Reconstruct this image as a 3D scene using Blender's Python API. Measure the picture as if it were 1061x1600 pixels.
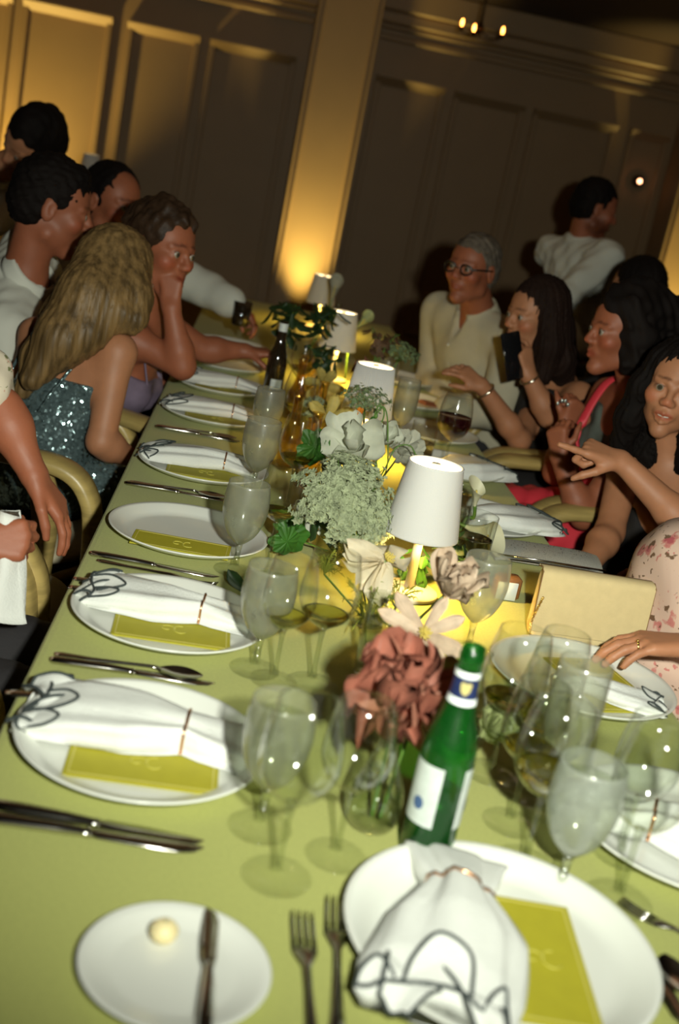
import bpy, bmesh, math, random
import numpy as np
from mathutils import Vector, Matrix

random.seed(7)
rng = np.random.default_rng(7)
for _o in list(bpy.data.objects):
    bpy.data.objects.remove(_o)
S = bpy.context.scene
COL = S.collection
PI = math.pi

# ------------------------------------------------------------------ camera
ROLL, PITCH, YAW = math.radians(11.5), math.radians(15.85), math.radians(6.5)
CAM = np.array([0.0, 0.0, 1.45])
FWD = np.array([math.sin(YAW) * math.cos(PITCH), math.cos(YAW) * math.cos(PITCH), -math.sin(PITCH)])
_r0 = np.array([math.cos(YAW), -math.sin(YAW), 0.0])
_u0 = np.cross(_r0, FWD)
RGT = math.cos(ROLL) * _r0 + math.sin(ROLL) * _u0
UPV = math.cos(ROLL) * _u0 - math.sin(ROLL) * _r0
cd = bpy.data.cameras.new('camera')
cam = bpy.data.objects.new('camera', cd)
COL.objects.link(cam)
cam.matrix_world = Matrix(((RGT[0], UPV[0], -FWD[0], CAM[0]), (RGT[1], UPV[1], -FWD[1], CAM[1]),
                           (RGT[2], UPV[2], -FWD[2], CAM[2]), (0, 0, 0, 1)))
cd.sensor_fit = 'VERTICAL'
cd.sensor_height = 36.0
cd.lens = 40.5
cd.clip_start = 0.05
cd.dof.use_dof = True
cd.dof.focus_distance = 2.25
cd.dof.aperture_fstop = 3.2
S.camera = cam

# ------------------------------------------------------------------ world and exposure
w = bpy.data.worlds.new('World')
S.world = w
w.use_nodes = True
w.node_tree.nodes['Background'].inputs[0].default_value = (1.0, 0.52, 0.36, 1)
w.node_tree.nodes['Background'].inputs[1].default_value = 0.022
S.view_settings.view_transform = 'Standard'
S.view_settings.look = 'None'
S.view_settings.exposure = 0.0
S.view_settings.gamma = 1.0
S.view_settings.use_curve_mapping = False
S.cycles.use_denoising = True
S.cycles.max_bounces = 12
S.cycles.transparent_max_bounces = 32
S.cycles.sample_clamp_indirect = 4.0
S.cycles.caustics_reflective = False
S.cycles.caustics_refractive = False


def light(name, kind, loc, energy, color, aim=None, **kw):
    d = bpy.data.lights.new(name, kind)
    d.energy = energy
    d.color = color
    for k, v in kw.items():
        setattr(d, k, v)
    o = bpy.data.objects.new(name, d)
    COL.objects.link(o)
    o.location = loc
    if aim is not None:
        o.rotation_euler = (Vector(aim) - Vector(loc)).to_track_quat('-Z', 'Y').to_euler()
    return o


# the photographer's flash, on a bracket to the right of the lens, pointed straight ahead over the table
FLASH = CAM + 0.20 * RGT + 0.07 * UPV
light('camera_flash', 'SPOT', FLASH, 243.0, (0.97, 1.0, 0.86), aim=(0.55, 4.0, 1.62), spot_size=math.radians(115),
      spot_blend=1.0, shadow_soft_size=0.03)
# warm uplights on the floor against the back wall
light('uplight', 'SPOT', (0.40, 9.36, 0.06), 380.0, (1.0, 0.80, 0.25), aim=(0.40, 9.62, 2.9), spot_size=math.radians(50),
      spot_blend=0.9, shadow_soft_size=0.05)
light('uplight', 'SPOT', (-2.35, 9.52, 0.06), 420.0, (1.0, 0.76, 0.22), aim=(-2.0, 9.99, 2.6), spot_size=math.radians(80),
      spot_blend=0.9, shadow_soft_size=0.05)
light('uplight', 'SPOT', (3.56, 9.36, 0.06), 380.0, (1.0, 0.80, 0.25), aim=(3.56, 9.62, 2.9), spot_size=math.radians(50),
      spot_blend=0.9, shadow_soft_size=0.05)
# dim tungsten room lighting overhead
light('room_glow', 'AREA', (0.5, 5.5, 2.85), 4.0, (1.0, 0.58, 0.25), aim=(0.5, 5.5, 0), size=4.0)


# ------------------------------------------------------------------ object helpers
def mesh(name, verts, faces, mat=None, parent=None, smooth=True, loc=None):
    me = bpy.data.meshes.new(name)
    me.from_pydata([tuple(v) for v in verts] if not isinstance(verts, np.ndarray) else verts.tolist(), [],
                   faces if not isinstance(faces, np.ndarray) else faces.tolist())
    if smooth:
        me.polygons.foreach_set('use_smooth', [True] * len(me.polygons))
    if mat:
        me.materials.append(mat)
    o = bpy.data.objects.new(name, me)
    COL.objects.link(o)
    if parent:
        o.parent = parent
    if loc is not None:
        o.location = loc
    return o


def link_mesh(name, me, parent=None, loc=(0, 0, 0), rot=(0, 0, 0), scale=(1, 1, 1)):
    o = bpy.data.objects.new(name, me)
    COL.objects.link(o)
    o.parent = parent
    o.location = loc
    o.rotation_euler = rot
    o.scale = scale
    return o


def tag(o, label, cat, group=None):
    o['label'] = label
    o['category'] = cat
    if group:
        o['group'] = group
    return o


def thing(name, label, cat, loc=(0, 0, 0), rz=0.0, group=None):
    o = bpy.data.objects.new(name, None)
    COL.objects.link(o)
    o.empty_display_size = 0.05
    o.location = loc
    o.rotation_euler = (0, 0, rz)
    return tag(o, label, cat, group)


def struct(o):
    o['kind'] = 'structure'
    return o


def copy_tree(src, loc, rz=None, label=None, scale=None):
    r = src.copy()
    COL.objects.link(r)
    r.location = loc
    if rz is not None:
        r.rotation_euler = (0, 0, rz)
    if scale is not None:
        r.scale = scale
    if label:
        r['label'] = label
    for ch in list(src.children):
        c = ch.copy()
        COL.objects.link(c)
        c.parent = r
        for g in list(ch.children):
            d = g.copy()
            COL.objects.link(d)
            d.parent = c
    return r


def basis(d, up=(0, 0, 1)):
    d = np.array(d, float)
    d /= np.linalg.norm(d)
    u = np.array(up, float)
    if abs(d @ u) > 0.98:
        u = np.array([1.0, 0, 0])
    x = np.cross(u, d)
    x /= np.linalg.norm(x)
    return x, np.cross(d, x), d


class MB:
    """collects simple shapes into one mesh"""

    def __init__(self):
        self.v, self.f = [], []

    def add(self, v, f):
        n = len(self.v)
        self.v += [tuple(p) for p in v]
        self.f += [tuple(i + n for i in q) for q in f]
        return self

    def box(self, c, s, rz=0.0, bev=0.0):
        c, h = np.array(c, float), np.array(s, float) / 2
        ca, sa = math.cos(rz), math.sin(rz)
        if bev <= 0:
            P = [(x, y, z) for z in (-1, 1) for x, y in ((-1, -1), (1, -1), (1, 1), (-1, 1))]
            V = [np.array(p) * h for p in P]
            F = [(3, 2, 1, 0), (4, 5, 6, 7), (0, 1, 5, 4), (1, 2, 6, 5), (2, 3, 7, 6), (3, 0, 4, 7)]
        else:
            b = min(bev, h.min() * 0.9)
            V, F = [], []
            rings = [(-h[2], b), (-h[2] + b, 0), (h[2] - b, 0), (h[2], b)]
            for z, i in rings:
                x0, y0 = h[0] - i, h[1] - i
                k = b * 0.6
                V += [np.array(p) for p in ((-x0 + k, -y0, z), (x0 - k, -y0, z), (x0, -y0 + k, z), (x0, y0 - k, z),
                                            (x0 - k, y0, z), (-x0 + k, y0, z), (-x0, y0 - k, z), (-x0, -y0 + k, z))]
            for r in range(3):
                for k in range(8):
                    F.append((r * 8 + k, r * 8 + (k + 1) % 8, r * 8 + 8 + (k + 1) % 8, r * 8 + 8 + k))
            F.append(tuple(range(7, -1, -1)))
            F.append(tuple(24 + k for k in range(8)))
        V = [c + np.array((p[0] * ca - p[1] * sa, p[0] * sa + p[1] * ca, p[2])) for p in V]
        return self.add(V, F)

    def tube(self, pts, r, seg=8, flat=1.0, up=(0, 0, 1), caps=True):
        pts = np.array(pts, float)
        n = len(pts)
        rr = np.full(n, r, float) if np.isscalar(r) else np.array(r, float)
        V, F = [], []
        for i in range(n):
            d = pts[min(i + 1, n - 1)] - pts[max(i - 1, 0)]
            x, y, _ = basis(d, up)
            for k in range(seg):
                a = 2 * PI * k / seg
                V.append(pts[i] + rr[i] * (math.cos(a) * x + flat * math.sin(a) * y))
        for i in range(n - 1):
            for k in range(seg):
                F.append((i * seg + k, i * seg + (k + 1) % seg, (i + 1) * seg + (k + 1) % seg, (i + 1) * seg + k))
        if caps:
            F.append(tuple(range(seg - 1, -1, -1)))
            F.append(tuple((n - 1) * seg + k for k in range(seg)))
        return self.add(V, F)

    def lathe(self, prof, seg=40, c=(0, 0, 0)):
        V, F = [], []
        n = len(prof)
        for r, z in prof:
            for k in range(seg):
                a = 2 * PI * k / seg
                V.append((c[0] + r * math.cos(a), c[1] + r * math.sin(a), c[2] + z))
        for i in range(n - 1):
            for k in range(seg):
                F.append((i * seg + k, i * seg + (k + 1) % seg, (i + 1) * seg + (k + 1) % seg, (i + 1) * seg + k))
        return self.add(V, F)

    def grid(self, fn, nu, nv, wrap=False):
        V = [fn(i / (nu - 1), j / (nv if wrap else nv - 1)) for i in range(nu) for j in range(nv)]
        F = []
        for i in range(nu - 1):
            for j in range(nv if wrap else nv - 1):
                j2 = (j + 1) % nv
                F.append((i * nv + j, (i + 1) * nv + j, (i + 1) * nv + j2, i * nv + j2))
        return self.add(V, F)

    def ball(self, c, r, seg=12, rings=8, R=None):
        c = np.array(c, float)
        r = np.array((r, r, r) if np.isscalar(r) else r, float)

        def fn(u, v):
            t, a = PI * (0.02 + 0.96 * u), 2 * PI * v
            p = r * np.array((math.sin(t) * math.cos(a), math.sin(t) * math.sin(a), -math.cos(t)))
            return c + (R @ p if R is not None else p)
        return self.grid(fn, rings, seg, True)

    def build(self, name, mat=None, parent=None, smooth=True, loc=None):
        return mesh(name, self.v, self.f, mat, parent, smooth, loc)


def spline(pts, n=24):
    """Catmull-Rom through the points"""
    p = [np.array(q, float) for q in pts]
    p = [2 * p[0] - p[1]] + p + [2 * p[-1] - p[-2]]
    out, m = [], len(p) - 3
    for i in range(n + 1):
        t = i / n * m
        k = min(int(t), m - 1)
        t -= k
        a, b, c, d = p[k:k + 4]
        out.append(0.5 * (2 * b + (c - a) * t + (2 * a - 5 * b + 4 * c - d) * t * t + (3 * b - a - 3 * c + d) * t ** 3))
    return out


# ------------------------------------------------------------------ materials
MATS = {}


def nodes(m):
    nt = m.node_tree
    return nt, nt.nodes, nt.links


def mat(name, col, rough=0.6, metal=0.0, var=0.0, vscale=8.0, bump=0.0, bscale=60.0, stretch=(1, 1, 1), col2=None,
        sheen=0.0, trans=0.0, sss=0.0, attr=None, spec=0.5, emit=None, estr=0.0, coat=0.0):
    m = bpy.data.materials.new(name)
    m.use_nodes = True
    nt, N, L = nodes(m)
    b = N['Principled BSDF']
    b.inputs['Base Color'].default_value = (*col, 1)
    b.inputs['Roughness'].default_value = rough
    b.inputs['Metallic'].default_value = metal
    b.inputs['Specular IOR Level'].default_value = spec
    if sheen:
        b.inputs['Sheen Weight'].default_value = sheen
    if sss:
        b.inputs['Subsurface Weight'].default_value = sss
        b.inputs['Subsurface Radius'].default_value = (0.02, 0.008, 0.004)
        b.inputs['Subsurface Scale'].default_value = 0.4
    if coat:
        b.inputs['Coat Weight'].default_value = coat
    if emit:
        b.inputs['Emission Color'].default_value = (*emit, 1)
        b.inputs['Emission Strength'].default_value = estr
    src = None
    if var or bump:
        tc = N.new('ShaderNodeTexCoord')
        mp = N.new('ShaderNodeMapping')
        mp.inputs['Scale'].default_value = stretch
        L.new(tc.outputs['Object'], mp.inputs['Vector'])
    if var:
        n = N.new('ShaderNodeTexNoise')
        n.inputs['Scale'].default_value = vscale
        n.inputs['Detail'].default_value = 4
        L.new(mp.outputs[0], n.inputs['Vector'])
        rp = N.new('ShaderNodeValToRGB')
        c2 = col2 if col2 else tuple(c * (1 - var) for c in col)
        rp.color_ramp.elements[0].position = 0.35
        rp.color_ramp.elements[1].position = 0.65
        rp.color_ramp.elements[0].color = (*c2, 1)
        rp.color_ramp.elements[1].color = (*col, 1)
        L.new(n.outputs['Fac'], rp.inputs['Fac'])
        src = rp.outputs[0]
    if attr:
        at = N.new('ShaderNodeAttribute')
        at.attribute_name = attr
        mx = N.new('ShaderNodeMix')
        mx.data_type = 'RGBA'
        mx.blend_type = 'MULTIPLY'
        mx.inputs[0].default_value = 1.0
        if src:
            L.new(src, mx.inputs[6])
        else:
            mx.inputs[6].default_value = (*col, 1)
        L.new(at.outputs['Color'], mx.inputs[7])
        src = mx.outputs[2]
    if src:
        L.new(src, b.inputs['Base Color'])
    if bump:
        n2 = N.new('ShaderNodeTexNoise')
        n2.inputs['Scale'].default_value = bscale
        n2.inputs['Detail'].default_value = 3
        L.new(mp.outputs[0], n2.inputs['Vector'])
        bp = N.new('ShaderNodeBump')
        bp.inputs['Strength'].default_value = bump
        bp.inputs['Distance'].default_value = 0.004
        L.new(n2.outputs['Fac'], bp.inputs['Height'])
        L.new(bp.outputs[0], b.inputs['Normal'])
    if trans:
        t = N.new('ShaderNodeBsdfTranslucent')
        if src:
            L.new(src, t.inputs[0])
        else:
            t.inputs[0].default_value = (*col, 1)
        mx2 = N.new('ShaderNodeMixShader')
        mx2.inputs[0].default_value = trans
        L.new(b.outputs[0], mx2.inputs[1])
        L.new(t.outputs[0], mx2.inputs[2])
        L.new(mx2.outputs[0], N['Material Output'].inputs[0])
    MATS[name] = m
    return m


def glass_mat(name, tint=(0.95, 0.965, 0.93), frost=0.0, fcol=(0.8, 0.83, 0.78), edge=0.85, rough=0.085, base=0.05):
    """thin-walled glass: clear straight through, mirror-like at grazing angles, optional film of condensation"""
    m = bpy.data.materials.new(name)
    m.use_nodes = True
    nt, N, L = nodes(m)
    N.remove(N['Principled BSDF'])
    tr = N.new('ShaderNodeBsdfTransparent')
    tr.inputs[0].default_value = (*tint, 1)
    gl = N.new('ShaderNodeBsdfGlossy')
    gl.inputs['Roughness'].default_value = rough
    lw = N.new('ShaderNodeLayerWeight')
    lw.inputs[0].default_value = 0.5
    pw = N.new('ShaderNodeMath')
    pw.operation = 'POWER'
    pw.inputs[1].default_value = 2.4
    L.new(lw.outputs['Facing'], pw.inputs[0])
    ma = N.new('ShaderNodeMath')
    ma.operation = 'MULTIPLY_ADD'
    ma.inputs[1].default_value = edge
    ma.inputs[2].default_value = base
    L.new(pw.outputs[0], ma.inputs[0])
    mx = N.new('ShaderNodeMixShader')
    L.new(ma.outputs[0], mx.inputs[0])
    L.new(tr.outputs[0], mx.inputs[1])
    L.new(gl.outputs[0], mx.inputs[2])
    out = mx.outputs[0]
    if frost:
        df = N.new('ShaderNodeBsdfDiffuse')
        df.inputs[0].default_value = (*fcol, 1)
        tl = N.new('ShaderNodeBsdfTranslucent')
        tl.inputs[0].default_value = (*fcol, 1)
        a = N.new('ShaderNodeMixShader')
        a.inputs[0].default_value = 0.6
        L.new(df.outputs[0], a.inputs[1])
        L.new(tl.outputs[0], a.inputs[2])
        g2 = N.new('ShaderNodeBsdfGlossy')
        g2.inputs['Roughness'].default_value = 0.35
        b = N.new('ShaderNodeMixShader')
        b.inputs[0].default_value = 0.06
        L.new(a.outputs[0], b.inputs[1])
        L.new(g2.outputs[0], b.inputs[2])
        tc = N.new('ShaderNodeTexCoord')
        nz = N.new('ShaderNodeTexNoise')
        nz.inputs['Scale'].default_value = 45
        nz.inputs['Detail'].default_value = 5
        L.new(tc.outputs['Object'], nz.inputs['Vector'])
        mr = N.new('ShaderNodeMapRange')
        mr.inputs[1].default_value = 0.3
        mr.inputs[2].default_value = 0.7
        mr.inputs[3].default_value = frost * 0.88
        mr.inputs[4].default_value = min(1.0, frost * 1.1)
        L.new(nz.outputs['Fac'], mr.inputs[0])
        c = N.new('ShaderNodeMixShader')
        L.new(mr.outputs[0], c.inputs[0])
        L.new(out, c.inputs[1])
        L.new(b.outputs[0], c.inputs[2])
        out = c.outputs[0]
    L.new(out, N['Material Output'].inputs[0])
    MATS[name] = m
    return m


def refr_mat(name, col, ior, rough=0.015):
    m = bpy.data.materials.new(name)
    m.use_nodes = True
    nt, N, L = nodes(m)
    N.remove(N['Principled BSDF'])
    g = N.new('ShaderNodeBsdfGlass')
    g.inputs['Color'].default_value = (*col, 1)
    g.inputs['Roughness'].default_value = rough
    g.inputs['IOR'].default_value = ior
    L.new(g.outputs[0], N['Material Output'].inputs[0])
    MATS[name] = m
    return m


def emit_mat(name, col, strength):
    m = bpy.data.materials.new(name)
    m.use_nodes = True
    nt, N, L = nodes(m)
    N.remove(N['Principled BSDF'])
    e = N.new('ShaderNodeEmission')
    e.inputs[0].default_value = (*col, 1)
    e.inputs[1].default_value = strength
    L.new(e.outputs[0], N['Material Output'].inputs[0])
    return m


M_cloth = mat('chartreuse linen', (0.43, 0.45, 0.125), 0.85, var=0.10, vscale=220, bump=0.25, bscale=700, sheen=0.1)
M_plate = mat('white glazed ceramic', (0.74, 0.75, 0.69), 0.22, var=0.04, vscale=5)
M_napkin = mat('white cotton', (0.72, 0.73, 0.69), 0.9, var=0.05, vscale=30, bump=0.3, bscale=300)
M_hem = mat('charcoal hem stitching', (0.035, 0.045, 0.045), 0.8, bump=0.3, bscale=900)
M_menu = mat('mustard green card', (0.40, 0.36, 0.018), 0.7, var=0.06, vscale=40)
M_gold_line = mat('pale gold print', (0.55, 0.49, 0.12), 0.5)
M_emb = mat('faint gold emblem', (0.47, 0.43, 0.07), 0.5)
M_copper = mat('polished copper', (0.80, 0.42, 0.22), 0.22, metal=1.0)
M_steel = mat('stainless steel', (0.62, 0.60, 0.55), 0.16, metal=1.0, bump=0.05, bscale=40)
M_glass = glass_mat('clear glass')
M_frost = glass_mat('glass with condensation', frost=0.36, fcol=(0.66, 0.66, 0.54))
M_footglass = glass_mat('clear glass foot', tint=(0.99, 0.995, 0.98), edge=0.22, base=0.02, rough=0.085)
M_thinwater = glass_mat('water behind misted glass', tint=(0.95, 0.965, 0.92), edge=0.3)
M_solidglass = glass_mat('solid glass stem', tint=(0.90, 0.92, 0.86), edge=0.8, base=0.10, rough=0.09)
M_frost2 = glass_mat('glass clouded by iced water', frost=0.50, fcol=(0.66, 0.70, 0.62))
M_lamptintglass = glass_mat('clear glass with lamp glow tint', tint=(0.97, 0.86, 0.58), edge=0.75, base=0.09, rough=0.06)  # clear glass, the lamps' golden light is put into its tint
M_greenglass = glass_mat('green bottle glass', tint=(0.16, 0.62, 0.14), frost=0.34, fcol=(0.010, 0.20, 0.022), edge=0.5, base=0.06)
M_beer = mat('beer darkened as unlit', (0.010, 0.018, 0.006), 0.3)  # near-black colour stands for the unlit lower part of the bottle
M_brownglass = mat('dark brown bottle glass', (0.018, 0.012, 0.006), 0.06, spec=0.8, coat=0.6)
M_redwine = mat('red wine', (0.02, 0.003, 0.004), 0.05)
M_whitewine = refr_mat('white wine', (0.95, 0.88, 0.50), 1.34)
M_water = refr_mat('water', (0.96, 0.97, 0.93), 1.33)
M_shade = mat('white lamp shade fabric', (0.64, 0.63, 0.61), 0.9, bump=0.15, bscale=500, trans=0.07)
M_lampwhite = mat('cream enamelled metal', (0.80, 0.72, 0.55), 0.35)
M_bulb = emit_mat('warm lamp diffuser', (1.0, 0.74, 0.38), 9.0)
M_wood = mat('pale lacquered beech', (0.52, 0.38, 0.13), 0.35, var=0.3, vscale=6, stretch=(1, 1, 12), bump=0.04, bscale=80)
M_seat = mat('ivory seat pad', (0.55, 0.48, 0.33), 0.8, var=0.08, vscale=30)
M_wall = mat('beige painted panelling', (0.34, 0.215, 0.105), 0.55, var=0.06, vscale=3)
M_ceil = mat('dark brown ceiling', (0.05, 0.028, 0.018), 0.6, var=0.1, vscale=2)
M_floor = mat('dark brown carpet', (0.018, 0.010, 0.008), 0.95, var=0.4, vscale=30, bump=0.4, bscale=200)
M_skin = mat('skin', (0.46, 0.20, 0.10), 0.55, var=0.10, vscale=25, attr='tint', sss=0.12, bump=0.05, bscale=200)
M_skin2 = mat('dim-lit skin', (0.33, 0.105, 0.050), 0.55, var=0.10, vscale=25, attr='tint', sss=0.12, bump=0.05, bscale=200)  # darker, redder skin copy; the weak light on these guests is put into the colour
M_shirt = mat('white shirt cotton', (0.66, 0.66, 0.58), 0.9, var=0.05, vscale=12, bump=0.15, bscale=200)
M_black = mat('black cloth', (0.012, 0.010, 0.010), 0.85, bump=0.2, bscale=200)
M_dark = mat('dark cloth', (0.02, 0.018, 0.02), 0.85, bump=0.2, bscale=150)
M_darkhair = mat('near-black hair', (0.009, 0.006, 0.005), 0.75, spec=0.12, var=0.5, vscale=14, stretch=(1, 1, 0.08), bump=0.25, bscale=90)
M_brownhair = mat('dark brown hair', (0.020, 0.010, 0.007), 0.75, spec=0.12, var=0.5, vscale=14, stretch=(1, 1, 0.1), bump=0.25, bscale=90)
M_greyhair = mat('grey hair', (0.16, 0.13, 0.10), 0.75, spec=0.12, var=0.5, vscale=40, bump=0.6, bscale=120)
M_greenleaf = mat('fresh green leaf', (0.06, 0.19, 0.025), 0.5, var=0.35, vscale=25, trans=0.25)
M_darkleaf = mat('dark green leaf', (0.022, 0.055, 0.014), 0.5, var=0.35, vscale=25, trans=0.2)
M_stem = mat('green stem', (0.10, 0.20, 0.03), 0.5, var=0.2, vscale=30)
M_eye = None

# ------------------------------------------------------------------ room shell
X0, X1, Y0, Y1, ZC = -5.0, 6.0, -3.0, 10.0, 2.98
struct(MB().box(((X0 + X1) / 2, (Y0 + Y1) / 2, -0.05), (X1 - X0, Y1 - Y0, 0.1)).build('floor', M_floor, smooth=False))
struct(MB().box(((X0 + X1) / 2, (Y0 + Y1) / 2, ZC + 0.05), (X1 - X0, Y1 - Y0, 0.1)).build('ceiling', M_ceil, smooth=False))
wb = struct(MB().box(((X0 + X1) / 2, Y1 + 0.05, ZC / 2), (X1 - X0, 0.1, ZC)).build('wall_back', M_wall, smooth=False))
struct(MB().box((X0 - 0.05, (Y0 + Y1) / 2, ZC / 2), (0.1, Y1 - Y0, ZC)).build('wall_left', M_wall, smooth=False))
struct(MB().box((X1 + 0.05, (Y0 + Y1) / 2, ZC / 2), (0.1, Y1 - Y0, ZC)).build('wall_right', M_wall, smooth=False))
struct(MB().box(((X0 + X1) / 2, Y0 - 0.05, ZC / 2), (X1 - X0, 0.1, ZC)).build('wall_front', M_wall, smooth=False))

# stepped cornice under the ceiling, broken by the pillars
PILL = [(0.405, 0.50), (3.56, 0.55)]
runs = [(X0, PILL[0][0] - PILL[0][1] / 2), (PILL[0][0] + PILL[0][1] / 2, PILL[1][0] - PILL[1][1] / 2), (PILL[1][0] + PILL[1][1] / 2, X1)]
n = 1
for a, b in runs:
    for z, h, d in ((2.885, 0.19, 0.17), (2.745, 0.09, 0.12), (2.68, 0.04, 0.075), (2.60, 0.05, 0.05)):
        struct(MB().box(((a + b) / 2, Y1 - d / 2, z), (b - a, d, h), bev=0.012).build('trim_%d' % n, M_wall, smooth=False))
        n += 1
    struct(MB().box(((a + b) / 2, Y1 - 0.014, 0.09), (b - a, 0.028, 0.18), bev=0.006).build('baseboard_back' , M_wall, smooth=False))
# tall recessed panels: each a frame of stiles and ledges standing proud of the wall, children of the wall
EDGES = [(-4.6, -3.5), (-3.42, -2.2), (-2.12, -1.42), (-1.30, -0.72), (-0.64, 0.06), (0.72, 1.30), (1.38, 1.98), (2.06, 2.78), (2.90, 3.24), (3.88, 4.7), (4.78, 5.6)]
for a, b in EDGES:
    z0, z1, t, d = 0.30, 2.31, 0.045, 0.035
    MB().add([(x, y, z) for x in (a, b) for y, z in ((Y1, z1 - .075), (Y1 - .012, z1 - .075), (Y1 - .085, z1 - .012), (Y1 - .085, z1), (Y1, z1))],
             [(0, 1, 2, 3, 4), (9, 8, 7, 6, 5), (0, 5, 6, 1), (1, 6, 7, 2), (2, 7, 8, 3), (3, 8, 9, 4), (4, 9, 5, 0)]).build('panel_ledge', M_wall, wb, smooth=False)
    MB().box(((a + b) / 2, Y1 - d / 2, z0), (b - a, d, 0.045), bev=0.008).build('panel_rail', M_wall, wb, smooth=False)
    for x in (a + t / 2, b - t / 2):
        MB().box((x, Y1 - d / 2, (z0 + z1) / 2 - 0.002), (t, d, z1 - z0 - 0.05), bev=0.01).build('panel_stile', M_wall, wb, smooth=False)
# square pillars with raised edge mouldings
for k, (x, wd) in enumerate(PILL):
    p = struct(MB().box((x, 9.8, ZC / 2), (wd, 0.4, ZC), bev=0.01).build('trim_pillar_%d' % (k + 1), M_wall, smooth=False))
    for s in (-1, 1):
        MB().box((x + s * (wd / 2 - 0.05), 9.59, ZC / 2), (0.022, 0.03, ZC - 0.02), bev=0.008).build('pillar_moulding', M_wall, p, smooth=False)
        MB().box((x + s * (wd / 2 - 0.012), 9.592, ZC / 2), (0.02, 0.018, ZC - 0.02), bev=0.006).build('pillar_moulding', M_wall, p, smooth=False)
    MB().box((x, 9.575, 0.10), (wd + 0.05, 0.05, 0.2), bev=0.01).build('pillar_base', M_wall, p, smooth=False)

# candle-bulb chandelier, only its four lit bulbs read against the dark
M_brass = mat('dark bronze', (0.06, 0.035, 0.015), 0.4, metal=1.0)
M_flame = emit_mat('orange candle bulb', (1.0, 0.36, 0.06), 16.0)
t = thing('chandelier', 'small dark chandelier with four glowing orange bulbs near the ceiling', 'chandelier', (1.24, 8.4, 2.62))
MB().lathe([(0.0, -0.06), (0.02, -0.05), (0.03, -0.02), (0.016, 0.0), (0.01, 0.03), (0.008, 0.34), (0.04, 0.345), (0.04, 0.36), (0.0, 0.36)], 16).build('hub', M_brass, t)
for bx, by, bz in ((-0.12, 0.05, 0.0), (-0.05, -0.08, -0.035), (0.015, 0.1, 0.01), (0.155, -0.02, -0.005)):
    a = MB().tube(spline([(0, 0, -0.03), (bx * .5, by * .5, -0.075), (bx, by, bz - 0.055)], 10), 0.005, 6)
    a.lathe([(0.0, -0.06), (0.014, -0.055), (0.016, -0.03), (0.0, -0.028)], 10, (bx, by, bz)).build('arm', M_brass, t)
    MB().lathe([(0.0, -0.03), (0.008, -0.02), (0.0095, -0.005), (0.006, 0.014), (0.0, 0.022)], 12, (bx, by, bz)).build('bulb', M_flame, t)
# small sconce at the right of the back wall
t = thing('wall_sconce', 'small round wall lamp glowing beside the waiter', 'sconce', (3.06, 9.97, 1.91))
o = MB().lathe([(0.0, 0.0), (0.05, 0.0), (0.05, 0.02), (0.0, 0.025)], 16)
o.v = [(x, -z, y) for x, y, z in o.v]
o.build('backplate', M_brass, t)
MB().ball((0, -0.06, 0), 0.018).build('bulb', emit_mat('red-white bulb', (1.0, 0.45, 0.22), 8.0), t)
MB().tube([(0, -0.02, -0.01), (0, -0.06, -0.04)], 0.006, 6).build('arm', M_brass, t)

# ------------------------------------------------------------------ the long table
TX0, TX1, TY0, TY1, TZ = -0.205, 0.778, 0.60, 6.2, 0.75
tbl = thing('banquet_table', 'long dark wooden banquet table under the chartreuse cloth', 'table', ((TX0 + TX1) / 2, (TY0 + TY1) / 2, 0))
M_tablewood = mat('dark table timber', (0.05, 0.03, 0.02), 0.6)
MB().box((0, 0, 0.725), (TX1 - TX0 - 0.02, TY1 - TY0 - 0.02, 0.036), bev=0.004).build('tabletop', M_tablewood, tbl, smooth=False)
for sx in (-1, 1):
    for yy in (-2.6, -0.9, 0.9, 2.6):
        MB().box((sx * 0.40, yy, 0.354), (0.06, 0.06, 0.706), bev=0.006).build('leg', M_tablewood, tbl, smooth=False)


def cloth():
    """flat top, softly rounded edge and a rippled drop all round"""
    cx, cy = (TX0 + TX1) / 2, (TY0 + TY1) / 2
    hx, hy = (TX1 - TX0) / 2, (TY1 - TY0) / 2
    per = []
    nx, ny = 40, 200
    for i in range(nx): per.append((-hx + 2 * hx * i / nx, -hy, 0, -1))
    for i in range(ny): per.append((hx, -hy + 2 * hy * i / ny, 1, 0))
    for i in range(nx): per.append((hx - 2 * hx * i / nx, hy, 0, 1))
    for i in range(ny): per.append((-hx, hy - 2 * hy * i / ny, -1, 0))
    V, F = [], []
    rows = [(-0.012, 0.0), (-0.004, -0.0015), (0.0, -0.006), (0.003, -0.03), (0.008, -0.12), (0.014, -0.26)]
    n = len(per)
    for k, (o, z) in enumerate(rows):
        for i, (x, y, a, b) in enumerate(per):
            w = (max(0, k - 2) / 3) * 0.010 * math.sin(i * 0.9) * math.sin(i * 0.21 + 1)
            V.append((cx + x + a * (o + w) + (0 if a else 0), cy + y + b * (o + w), TZ + z))
    for k in range(len(rows) - 1):
        for i in range(n):
            F.append((k * n + i, (k + 1) * n + i, (k + 1) * n + (i + 1) % n, k * n + (i + 1) % n))
    F.append(tuple(range(n)))
    return V, F


cv, cf = cloth()
tc = tag(mesh('tablecloth', cv, cf, M_cloth, smooth=False), 'chartreuse green linen cloth covering the whole long table', 'tablecloth')
TOP = TZ + 0.0005

ORD = ['nearest', 'second', 'third', 'fourth', 'fifth', 'sixth', 'seventh', 'eighth', 'ninth']

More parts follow.
